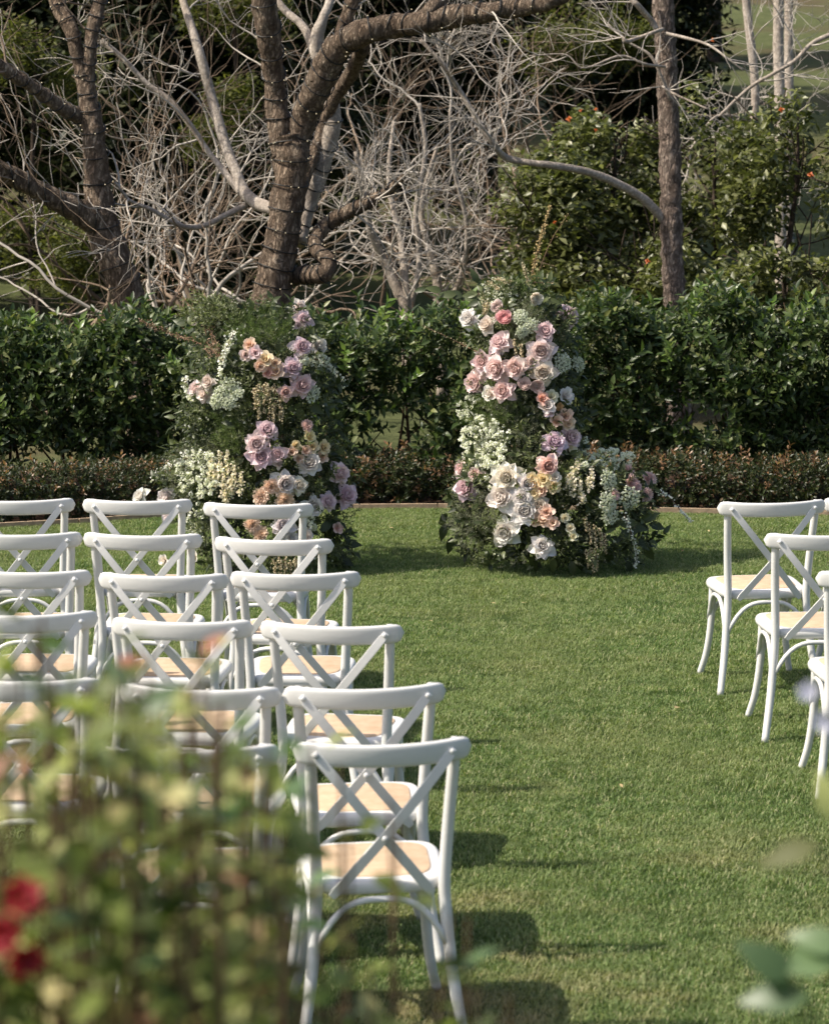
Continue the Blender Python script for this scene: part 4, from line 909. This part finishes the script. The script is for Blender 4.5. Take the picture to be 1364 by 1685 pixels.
# ---- left pillar
LP = Arr([(512, 345, 500), (545, 320, 530), (600, 300, 550), (680, 300, 560), (745, 285, 572), (790, 262, 588), (850, 285, 585), (900, 310, 582), (935, 325, 575)], 12.5,
         'shorter flower pillar of mauve, peach and white blooms behind the left chairs', 220, 470, 3.41, 71)
LP.foliage('dark_leaves', dk_src, 560, None, (.02, .14)); LP.foliage('small_leaves', md_src, 520, None, (-.01, .10)); LP.foliage('grey_filler', gr_src, 300, None, (-.03, .06))
LP.foliage('fern', fn_src, 190, (700, 260, 140, 90), (-.06, .03)); LP.foliage('fern', fn_src, 50, (570, 900, 50, 60), (-.06, .02)); LP.foliage('fern', fn_src, 90, (540, 830, 100, 80), (-.02, .06))
LP.foliage('small_leaves', md_src, 160, (460, 160, 130, 70), (-.06, .04)); LP.foliage('grey_filler', gr_src, 220, (380, 1050, 180, 160), (-.04, .03))
LP.foliage('white_blossom', wb_src, 170, (370, 1060, 130, 140), (-.10, -.03), (.6, 1)); LP.foliage('white_blossom', wb_src, 90, (450, 160, 140, 70), (-.08, -.03), (.4, .7)); LP.foliage('white_blossom', wb_src, 60, (1010, 430, 90, 40), (-.10, -.03), (.5, .8))
LP.foliage('white_blossom', wb_src, 60, (350, 1350, 60, 170), (-.09, -.03), (.5, .9)); LP.foliage('white_blossom', wb_src, 30, (980, 1340, 40, 60), (-.09, -.03), (.6, 1))
LP.foliage('tiny_blossom', wb_src, 200, None, (-.06, .02), (.22, .45)); LP.foliage('grey_filler', gr_src, 220, None, (-.07, .0), (.6, 1.2)); LP.foliage('small_leaves', md_src, 180, None, (-.07, .0))
for b in [(930, 128, 80, 'rose', 'cream'), (950, 195, 92, 'rose', 'mauve'), (943, 347, 108, 'rose', 'mauve'), (1035, 345, 100, 'rose', 'white'), (655, 336, 64, 'lis', 'peach'), (627, 390, 62, 'lis', 'pink'), (683, 380, 64, 'lis', 'pink'),
          (740, 420, 78, 'lis', 'yellow'), (708, 450, 64, 'lis', 'peach'), (792, 435, 54, 'lis', 'peach'), (750, 490, 58, 'lis', 'coral'), (802, 487, 78, 'lis', 'peach'), (838, 472, 54, 'rose', 'mauve'), (893, 465, 104, 'rose', 'mauve'),
          (943, 563, 124, 'rose', 'pink'), (852, 600, 78, 'rose', 'dusty'), (425, 540, 84, 'rose', 'blush'), (352, 582, 80, 'rose', 'blush'), (402, 608, 98, 'rose', 'blush'), (750, 816, 120, 'rose', 'mauve'), (690, 893, 118, 'rose', 'mauve'),
          (718, 962, 138, 'rose', 'mauve'), (812, 948, 96, 'rose', 'mauve'), (815, 1005, 50, 'rose', 'blush'), (970, 790, 60, 'car', 'dusty'), (980, 850, 66, 'lis', 'yellow'), (1000, 907, 66, 'lis', 'yellow'), (960, 927, 52, 'lis', 'peach'), (905, 900, 54, 'lis', 'yellow'),
          (885, 935, 54, 'lis', 'peach'), (1060, 910, 66, 'lis', 'yellow'), (1053, 965, 56, 'lis', 'peach'), (925, 975, 48, 'lis', 'peach'), (985, 1002, 134, 'rose', 'white'), (1150, 1060, 120, 'rose', 'mauve'), (1188, 1182, 130, 'rose', 'mauve'),
          (1085, 1215, 98, 'rose', 'mauve'), (845, 1115, 134, 'rose', 'white'), (770, 1127, 78, 'car', 'peach'), (925, 1125, 92, 'rose', 'cream'), (720, 1187, 84, 'car', 'peach'), (850, 1205, 94, 'car', 'peach'), (1000, 1242, 124, 'rose', 'white'),
          (665, 1345, 78, 'car', 'peach'), (712, 1400, 78, 'car', 'peach'), (835, 1350, 114, 'rose', 'white'), (957, 1407, 94, 'rose', 'cream'), (45, 1188, 96, 'rose', 'white'), (190, 1188, 108, 'rose', 'white'), (190, 1300, 66, 'rose', 'white'),
          (1140, 1362, 54, 'lis', 'dusty'), (350, 1520, 62, 'lis', 'cream'), (885, 1420, 80, 'rose', 'white'), (180, 1540, 60, 'lis', 'cream')]: LP.bloom(*b)
for u in [(540, 570, 110), (500, 620, 110), (580, 610, 80), (540, 655, 80), (470, 650, 80), (995, 605, 96)]: umbel(LP, *u)
LP.strand('white_blossom_spray', [(575, 250), (540, 310), (510, 380), (492, 450), (480, 520)], M['wblos'], 200, .0080, .014, 'thick white blossom spray curving down')
LP.strand('white_blossom_spray', [(290, 520), (300, 580), (320, 650)], M['wblos'], 110, .0080, .013)
LP.strand('white_blossom_spray', [(1020, 410), (1090, 450), (1145, 500), (1185, 570)], M['wblos'], 150, .0078, .014, 'white blossom spray drooping right')
LP.strand('white_blossom_spray', [(330, 960), (240, 990), (160, 1040), (100, 1100)], M['wblos'], 150, .0075, .015, 'white blossom spray reaching left')
for (x, y, h) in [(480, 1010, 160), (520, 1000, 150), (560, 1060, 150), (450, 1080, 150), (600, 1110, 120), (500, 1120, 150), (540, 1130, 120), (430, 1030, 120), (512, 1190, 140)]:
    LP.strand('snapdragon_spike', [(x, y+h/2), (x+6, y), (x+2, y-h/2)], M['snap'], 95, .0080, .011, stem='stem_g')
for (x, y, h) in [(700, 620, 130), (730, 640, 160), (760, 660, 180), (790, 650, 170), (820, 680, 150), (680, 640, 120), (745, 600, 100), (830, 720, 100), (700, 700, 100), (780, 720, 110), (790, 1600, 120), (820, 1590, 140), (850, 1600, 130), (880, 1600, 120), (910, 1590, 110)]:
    LP.strand('hanging_tassel', [(x, y-h/2), (x+3, y-h*.1), (x+2, y+h/2)], M['tassel'], 90, .0058, .008)
for pts_ in [[(490, 420), (470, 330), (430, 250), (385, 160)], [(480, 400), (420, 330), (400, 230), (380, 190)], [(460, 370), (360, 320), (250, 280), (130, 240)], [(440, 400), (350, 300), (240, 290), (150, 230)],
             [(370, 100), (340, 10), (290, -70)], [(400, 200), (270, 60), (200, -60), (160, -120)], [(130, 240), (90, 220), (30, 190)], [(470, 380), (440, 300), (450, 200)]]:
    LP.strand('bud_spray', pts_, M['budpink'], 70, .0050, .012)
LP.strand('bud_spray', [(330, 20), (240, -60), (180, -200), (160, -320)], M['budpink'], 60, .0045, .012, 'thin dark bud spray rising past the trunk', out=0)
for i, (x, y, dx, dz) in enumerate([(470, 760, -1, .05), (430, 830, -1, -.25), (450, 720, -1, .25)]):
    px, py = LP.z(x, y); o = ob('narrow_leaf_sprig', narrow[i % 2], LP.o, loc=LP.at(px, py, .02) - LP.base); o.rotation_euler = eul((dx, -.2, dz), 0)
for a in [(560, 780, -1, .3, .8), (520, 790, -.6, -.8, .9), (620, 970, -.8, -.4, .9), (640, 980, -.3, -.9, .9), (680, 1040, -.3, -1, .8), (780, 1190, .4, .6, .8), (300, 220, -.8, .3, .9), (1000, 230, 1, .3, .9), (860, 250, .3, 1, .8), (1050, 560, .9, .2, 1), (1080, 1120, .6, .8, .9),
          (1150, 1520, .9, -.5, 1), (1090, 1450, .7, -.7, 1), (1180, 1450, 1, 0, 1), (1050, 1380, .6, .6, 1), (980, 670, .8, -.4, 1), (920, 680, .4, -1, 1), (620, 700, -.6, .4, .9), (810, 370, .2, 1, .7), (790, 360, -.7, .5, .7), (1180, 1540, .4, -1, 1)]: leaf_dir(LP, *a)

# ------------------------------------------------------------ chairs
def rounded_slab(outline, z0, z1, r, steps=4):
    """outline: list of (x, y); edges rounded by shrinking the outline near the top and bottom"""
    pts = np.array(outline); n = len(pts); cen = pts.mean(0); nrm = np.zeros_like(pts)
    for i in range(n):
        t = pts[(i+1) % n] - pts[i-1]; nrm[i] = np.array([t[1], -t[0]]) / max(1e-9, np.linalg.norm(t))
    V = []; F = []; rows = []
    for k in range(steps + 1):
        a = -math.pi/2 + math.pi/2 * k / steps; rows.append((r * (1 - math.cos(a)), z0 + r * (1 + math.sin(a))))
    for k in range(steps + 1):
        a = math.pi/2 * k / steps; rows.append((r * (1 - math.cos(a)), z1 - r * (1 - math.sin(a))))
    for ins, z in rows:
        for p, m in zip(pts, nrm): V.append((p[0] - m[0]*ins, p[1] - m[1]*ins, z))
    for k in range(len(rows) - 1):
        for i in range(n): j = (i+1) % n; F.append((k*n+i, k*n+j, (k+1)*n+j, (k+1)*n+i))
    F.append(tuple(range(n))[::-1]); F.append(tuple((len(rows)-1)*n + i for i in range(n)))
    return V, F
def seat_outline(s=1.0, m=48):
    out = []
    for i in range(m):
        a = 2*math.pi*i/m; ca, sa = math.cos(a), math.sin(a); e = .42
        x = math.copysign(abs(ca) ** e, ca); y = math.copysign(abs(sa) ** e, sa)
        hw = .205 + .012 * y; out.append((x * (hw - (1 - s)*.2), .19 + y * (.205 - (1 - s)*.2)))
    return out
def bow(x): return -.045 - .065 * (1 - (x / .25) ** 2)      # y of the backrest curve
def make_chair():
    o = empty('cross_back_chair', (0, 0, 0)); W = M['white']
    V, F = rounded_slab(seat_outline(), .425, .468, .019); seat = ob('seat', mesh('seat', V, F, W), o)
    V, F = rounded_slab(seat_outline(.80), .4645, .4715, .003, 2); ob('cane_panel', mesh('cane_panel', V, F, M['cane']), seat)
    # top rail: swept rounded rectangle, ends rounded
    n = 40; sec = []
    for i in range(n + 1):
        t = -1 + 2*i/n; x = .25 * t; e = max(0, (abs(t) - .86) / .14); k = math.sqrt(max(0, 1 - e**2.2)); hh = .033 * (k if k > .05 else .05); th = .0125 * (k if k > .05 else .05)
        zc = .852 + .006 * abs(t) ** 2.5; y = bow(x); slope = .13 * x / .0625; nx, ny = -slope / math.hypot(1, slope), 1 / math.hypot(1, slope); ring = []
        for j in range(16):
            a = 2*math.pi*j/16; ca, sa = math.cos(a), math.sin(a); u = math.copysign(abs(ca)**.55, ca) * th; v = math.copysign(abs(sa)**.62, sa) * hh
            ring.append((x + nx*u, y + ny*u + v * -.12, zc + v))
        sec += ring
    F = []
    for i in range(n):
        for j in range(16): q = (j+1) % 16; F.append((i*16+j, (i+1)*16+j, (i+1)*16+q, i*16+q))
    F += [tuple(range(16)), tuple(n*16 + j for j in range(16))[::-1]]
    ob('top_rail', mesh('top_rail', sec, F, W), o)
    for s in (-1, 1):
        c = catmull([(s*.232, -.080, 0), (s*.203, -.030, .18), (s*.186, -.002, .36), (s*.182, .002, .46), (s*.190, -.012, .62), (s*.200, -.045, .80), (s*.204, -.058, .884)], 7)
        V, F = tube(c, np.interp(np.linspace(0, 1, len(c)), [0, .3, .85, 1], [.0155, .0185, .0170, .0140]), 12); ob('rear_leg', mesh('rear_leg', V, F, W), o)
        c = catmull([(s*.216, .392, 0), (s*.192, .362, .11), (s*.176, .345, .26), (s*.172, .338, .44)], 7)
        V, F = tube(c, np.linspace(.0145, .0180, len(c)), 12); ob('front_leg', mesh('front_leg', V, F, W), o)
    # crossed back braces: flat strips bowed like the rail
    for s in (-1, 1):
        m = MB(); n = 22; V = []
        for i in range(n + 1):
            t = i / n; x = s * (.196 - .34 * t) ; z = .862 - .43 * t; y0 = bow(x) * (1 - .55 * t) - .0175 + .02 * t * t - (.004 if s > 0 else -.004) * math.sin(math.pi * t)
            dx, dz = s * -.34, -.43; L = math.hypot(dx, dz); px, pz = -dz / L, dx / L; hw = .0145 * (1 if 0 < i < n else .7)
            for u, v in ((-1, -1), (1, -1), (1, 1), (-1, 1)): V.append((x + px * hw * u, y0 + v * .0032, z + pz * hw * u))
        F = [(0, 1, 2, 3), (n*4+3, n*4+2, n*4+1, n*4)]
        for i in range(n):
            for j in range(4): q = (j+1) % 4; F.append((i*4+j, (i+1)*4+j, (i+1)*4+q, i*4+q))
        br = ob('cross_brace', mesh('cross_brace', V, F, W, False), o)
        md = br.modifiers.new('bevel', 'BEVEL'); md.width = .002; md.segments = 2
        V, F = ball(.0085, 10, 6, .6); b = ob('bolt', mesh('bolt', V, F, M['bolt']), br, loc=(s*.190, bow(.19) - .023, .856)); b.rotation_euler = (R(90), 0, 0)
    V, F = ball(.0095, 10, 6, .6); b = ob('bolt', mesh('bolt', V, F, M['bolt']), o, loc=(0, bow(0)*.72 - .026, .614)); b.rotation_euler = (R(90), 0, 0)
    # bent hoops under the seat
    def hoop(a, b, h):
        a, b = Vector(a), Vector(b); row = []
        for i in range(17):
            t = i / 16; p = a.lerp(b, t); k = (1 - abs(2*t - 1) ** 3.0); row.append((p.x, p.y, p.z + (h - p.z) * k))
        V, F = tube(row, .0100, 8); ob('curved_stretcher', mesh('curved_stretcher', V, F, W), o)
    hoop((-.190, -.018, .27), (.190, -.018, .27), .415); hoop((-.178, .352, .27), (.178, .352, .27), .415)
    hoop((-.196, -.010, .27), (-.186, .352, .27), .415); hoop((.196, -.010, .27), (.186, .352, .27), .415)
    return o
proto = make_chair()
def kids(o): return [c for c in list(col.objects) if c.parent == o]
tree_cache = {}
def copy_tree(src):
    if src not in tree_cache: tree_cache[src] = [(c, kids(c)) for c in kids(src)]
    r = src.copy(); col.objects.link(r)
    for c, sub in tree_cache[src]:
        d = c.copy(); col.objects.link(d); d.parent = r
        for g in sub: e_ = g.copy(); col.objects.link(e_); e_.parent = d
    return r
CH = [  # rail left x, y, right x, y, label
    (332, 839, 516, 840, 'aisle-side white cross-back chair of the front row left, in front of the shorter flower pillar'),
    (134, 833, 319, 833, 'middle white cross-back chair of the front row left, two white roses just above its rail'),
    (-60, 833, 127, 832, 'leftmost white cross-back chair of the front row, cut by the left edge'),
    (352, 894, 550, 902, 'aisle-side white cross-back chair of the second row left'),
    (135, 889, 332, 891, 'middle white cross-back chair of the second row left'),
    (-62, 890, 134, 888, 'leftmost white cross-back chair of the second row, cut by the left edge'),
    (383, 953, 594, 954, 'aisle-side white cross-back chair of the third row left'),
    (162, 955, 378, 958, 'middle white cross-back chair of the third row left'),
    (-65, 950, 151, 951, 'leftmost white cross-back chair of the third row, cut by the left edge'),
    (427, 1036, 662, 1044, 'aisle-side white cross-back chair of the fourth row left'),
    (184, 1030, 419, 1037, 'middle white cross-back chair of the fourth row left, its seat above the foreground leaves'),
    (-76, 1025, 158, 1019, 'leftmost white cross-back chair of the fourth row, leaf tips rising before it'),
    (465, 1146, 737, 1141, 'aisle-side white cross-back chair of the fifth row left, directly ahead of the nearest chair'),
    (196, 1142, 460, 1147, 'white cross-back chair of the fifth row left, its rail half veiled by leaves'),
    (-100, 1130, 164, 1131, 'white cross-back chair of the fifth row at the far left, almost hidden by leaves'),
    (480, 1241, 779, 1228, 'nearest white cross-back chair, at the aisle end of the sixth row left'),
    (166, 1245, 462, 1243, 'white cross-back chair left of the nearest one, hidden behind the foreground shrub'),
    (1185, 836, 1357, 834, 'aisle-side white cross-back chair of the front row on the right'),
    (1357, 831, 1530, 833, 'second white cross-back chair of the front row right, only its rail end showing'),
    (1258, 889, 1450, 889, 'aisle-side white cross-back chair of the second row on the right, cut by the right edge'),
    (1350, 953, 1555, 953, 'white cross-back chair of the third row right, only seat corner and legs showing')]
for i, (xl, yl, xr, yr, lab) in enumerate(CH):
    o = proto if i == 0 else copy_tree(proto); a, b = G(xl, yl, .855), G(xr, yr, .855); d = b - a
    yaw = max(-R(8), min(R(8), math.atan2(d.y, d.x))); 
    if i >= 17: yaw += R(3)
    yaw += random.uniform(-R(1.2), R(1.2)); c = (a + b) / 2; rot = Matrix.Rotation(yaw, 3, 'Z'); o.location = c - rot @ Vector((0, -.06, 0)); o.location.z = 0; o.rotation_euler = (random.uniform(-.007, .007), random.uniform(-.007, .007), yaw)
    setp(o, lab, 'chair', 'white cross-back chairs in rows on the lawn')

# ------------------------------------------------------------ foreground shrub, out of focus
fl_m = [mesh('leaf', *leaf_vf(.052 + .006*i, .027, .25, .35 + .15*i, 4), M['fore']) for i in range(3)] + [mesh('leaf', *leaf_vf(.055, .030, .2, .4, 4), M['fore_cool'])]
def fore_shrub(label, tips, seed, base_px, nleaf, cool=.15, lsc=1.0, singles=300, low=.55):
    base = P(base_px[0], base_px[1], base_px[2]); base.z = 0; o = empty('leafy_shrub', base, label=label, cat='shrub'); rd = random.Random(seed); st = MB(); L = []
    for px_, py_, d_ in tips:
        tip = P(px_, py_, d_) - base; root = Vector((rd.uniform(-.12, .12) + tip.x*.55, rd.uniform(-.1, .1) + tip.y*.5, 0)); mid = root.lerp(tip, .55) + Vector((rd.uniform(-.04, .04), rd.uniform(-.04, .04), 0))
        c = catmull([tuple(root), tuple(mid), tuple(tip)], 14); V, F = tube(c, np.linspace(.006, .0015, len(c)), 5, cap=False); st.add(V, F)
        for k in range(nleaf):
            t = 1 - rd.random() ** .9 * low; i = min(len(c) - 2, int(t * (len(c) - 1))); p = Vector(c[i]).lerp(Vector(c[i+1]), rd.random()) + Vector((rd.gauss(0, .016), rd.gauss(0, .016), rd.gauss(0, .01)))
            L.append((p, rd.uniform(0, 6.28), rd.uniform(-.2, 1.1), rd.uniform(-.7, .7), rd.uniform(.65, 1.15) * lsc, rd.random() < cool))
    ob('stems', st.mesh('stems', M['stem']), o, kind='stuff')
    L.sort(key=lambda q: -q[0].z)
    for (p, az, el, rl, s, cl) in L[:singles]:
        q = ob('leaf', fl_m[3] if cl else rd.choice(fl_m[:3]), o, loc=p); q.rotation_euler = (Euler((0, 0, az)).to_quaternion() @ Euler((el, rl, 0)).to_quaternion()).to_euler(); q.scale = (s,)*3
    rest = MB()
    for (p, az, el, rl, s, cl) in L[singles:]:
        V, F = leaf_vf(.055*s, .028*s, .25, .5, 3); rest.add(V, F, Matrix.Translation(p) @ (Euler((0, 0, az)).to_quaternion() @ Euler((el, rl, 0)).to_quaternion()).to_matrix().to_4x4())
    if rest.V: ob('leaves', rest.mesh('leaves', M['fore']), o, kind='stuff')
    return o
rd = random.Random(77); tips = []
top_px = [-150, 0, 40, 75, 110, 150, 230, 290, 340, 400, 440, 480, 520]; top_py = [1030, 1060, 1050, 1010, 1090, 1110, 1060, 1110, 1080, 1190, 1240, 1330, 1420]
for k in range(120):
    px_ = rd.uniform(-170, 500); py_ = np.interp(px_, top_px, top_py) + abs(rd.gauss(0, 1)) * 95 + (35 if k % 3 else 0); tips.append((px_, py_, rd.uniform(1.55, 2.3)))
for px_, py_, d_ in [(70, 1015, 2.3), (62, 1040, 2.4), (30, 1070, 2.2), (228, 1058, 2.4), (246, 1070, 2.3), (335, 1078, 2.35), (322, 1100, 2.4), (440, 1235, 2.3), (455, 1250, 2.35), (395, 1180, 2.3)]: tips.append((px_, py_, d_))
shA = fore_shrub('large blurred yellow-green shrub filling the lower left corner, with one red flower', [(a, b, c * .86) if c > 2.29 else (a, b, c) for a, b, c in tips], 78, (160, 1500, 2.0), 34, .18, .85, 300, .62)
tips2 = [(rd.uniform(430, 860), 0, rd.uniform(1.8, 2.4)) for _ in range(24)]
tips2 = [(x, np.interp(x, [430, 500, 560, 640, 720, 800, 870], [1400, 1500, 1560, 1570, 1590, 1600, 1660]) + abs(rd.gauss(0, 1)) * 90, d) for x, _, d in tips2]
tips2 += [(512, 1190, 2.5), (560, 1260, 2.5), (560, 1330, 2.45), (640, 1320, 2.5), (655, 1350, 2.45), (575, 1350, 2.4), (770, 1510, 2.3), (745, 1500, 2.35)]
fore_shrub('blurred green shrub with sparse upright sprigs before the nearest chair', [(a, b, c * .9) for a, b, c in tips2], 79, (620, 1600, 2.1), 15, .40, .85, 300, .42)
# red flower of the big shrub
m = PM()
for i in range(6): m.petal(i*1.047, L=.055, W=.045, a0=.5, a1=1.5, point=.3, cup=.4, r0=.004, z0=0, nu=4, nv=5, seed=i, ruff=.05)
for i in range(5): m.petal(i*1.256 + .4, L=.045, W=.035, a0=.2, a1=.8, point=.3, cup=.4, r0=.003, z0=0, nu=4, nv=5, seed=i, ruff=.05)
rme = mesh('red_flower', m.V, m.F, M['red'])
for (x, y, f) in [(36, 1480, (.2, -1, .6)), (14, 1535, (-.3, -1, .1)), (40, 1570, (.3, -1, -.3))]:
    o = ob('red_flower', rme, shA, loc=P(x, y, 1.6) - shA.location, label='blurred red flower'); o.rotation_euler = eul(f, random.random()*6); o.scale = (.36,)*3
# stray sprigs lower right
def stray(label, items, seed, base_px, mats):
    base = P(*base_px); base.z = 0; o = empty('leafy_shrub', base, label=label, cat='shrub'); rd = random.Random(seed); st = MB()
    root = Vector((0, 0, 0))
    for (x, y, d, dx, dz, s, mi) in items:
        p = P(x, y, d) - base; j = Vector((p.x + .12, p.y, p.z - .30)); c = catmull([tuple(root), (j.x*.6 + .05, j.y*.6, j.z*.6), tuple(j), tuple(p)], 8); V, F = tube(c, np.linspace(.005, .0015, len(c)), 5, cap=False); st.add(V, F)
        q = ob('leaf', mats[mi], o, loc=p); Y = Vector((dx, rd.uniform(-.2, .2), dz)).normalized(); Z = Vector((-.3, -.8, .8)); X = Y.cross(Z).normalized(); Z = X.cross(Y); q.rotation_euler = Matrix((X, Y, Z)).transposed().to_euler(); q.scale = (s,)*3
    ob('stems', st.mesh('stems', M['stem_g']), o, kind='stuff'); return o
stray('blurred pale leaves hanging into the lower right corner', [(1345, 1392, 2.0, -1, -.25, 1.15, 4), (1370, 1350, 2.0, -.3, 1, .9, 1), (1300, 1610, 2.0, -1, .75, 1.15, 3), (1295, 1600, 2.0, 1, .5, 1.3, 3), (1330, 1640, 2.0, -1, .0, 1.25, 3), (1385, 1560, 2.0, -.7, .2, 1.0, 3)], 5, (1480, 1600, 2.0), fl_m + [mesh('leaf', *leaf_vf(.055, .024, .2, .4, 4), M['olive'])])
# lilac blur of a flower at the right edge
o = empty('lilac_flower', Vector((P(1365, 1180, 2.1).x, P(1365, 1180, 2.1).y, 0)), label='blurred lilac flower on a thin stem at the right edge', cat='flower')
m = PM()
for i in range(5): m.petal(i*1.256, L=.024, W=.020, a0=.6, a1=1.3, point=.2, cup=.3, r0=.002, z0=0, nu=3, nv=3, seed=i)
lme = mesh('petals', m.V, m.F, M['lilac'])
for (x, y) in [(1358, 1190), (1330, 1140)]:
    q = ob('petals', lme, o, loc=P(x, y, 2.0 if x > 1340 else 2.15) - o.location); q.rotation_euler = eul((-.5, -1, .6), x); q.scale = (.5,)*3
st = MB(); p1, p2 = P(1358, 1190, 2.0) - o.location, P(1330, 1140, 2.15) - o.location
for p_ in (p1, p2):
    c = catmull([(.14, 0, 0), (.13, 0, p_.z*.6), (p_.x + .02, p_.y, p_.z - .06), tuple(p_)], 8); V, F = tube(c, .0012, 4, cap=False); st.add(V, F)
ob('stem', st.mesh('stem', M['stem_g']), o)

# ------------------------------------------------------------ fallen leaves and petals on the lawn
dl = [mesh('fallen_leaf', *leaf_vf(.05, .022, .3, .2, 3), M['dead'])]
for i, (x, y, lab) in enumerate([(858, 992, 'pale yellow fallen leaf on the lawn centre, nearest the tall pillar'), (806, 992, 'brown fallen leaf on the lawn left of centre'), (772, 1254, 'tiny orange fallen leaf right of the nearest chair rail'),
                                 (1165, 872, 'pale green fallen leaf on the lawn left of the front right chair'), (905, 905, 'small fallen leaf below the tall pillar foot'), (1120, 905, 'dry fallen leaf in the pillar shadow'),
                                 (1110, 1165, 'pale fallen leaf mid-lawn towards the right chairs'), (712, 1022, 'small brown fallen leaf just right of the third row chair'), (640, 868, 'dry fallen leaf on the lawn before the timber edging'), (1020, 1290, 'small dry fallen leaf on open lawn right of centre')]):
    o = ob('fallen_leaf', dl[0], loc=G(x, y, .022), label=lab, cat='fallen leaf', group='fallen leaves on the lawn'); o.rotation_euler = (random.uniform(-.2, .2), random.uniform(-.2, .2), random.uniform(0, 6.28)); s = random.uniform(.6, 1.2); o.scale = (s,)*3
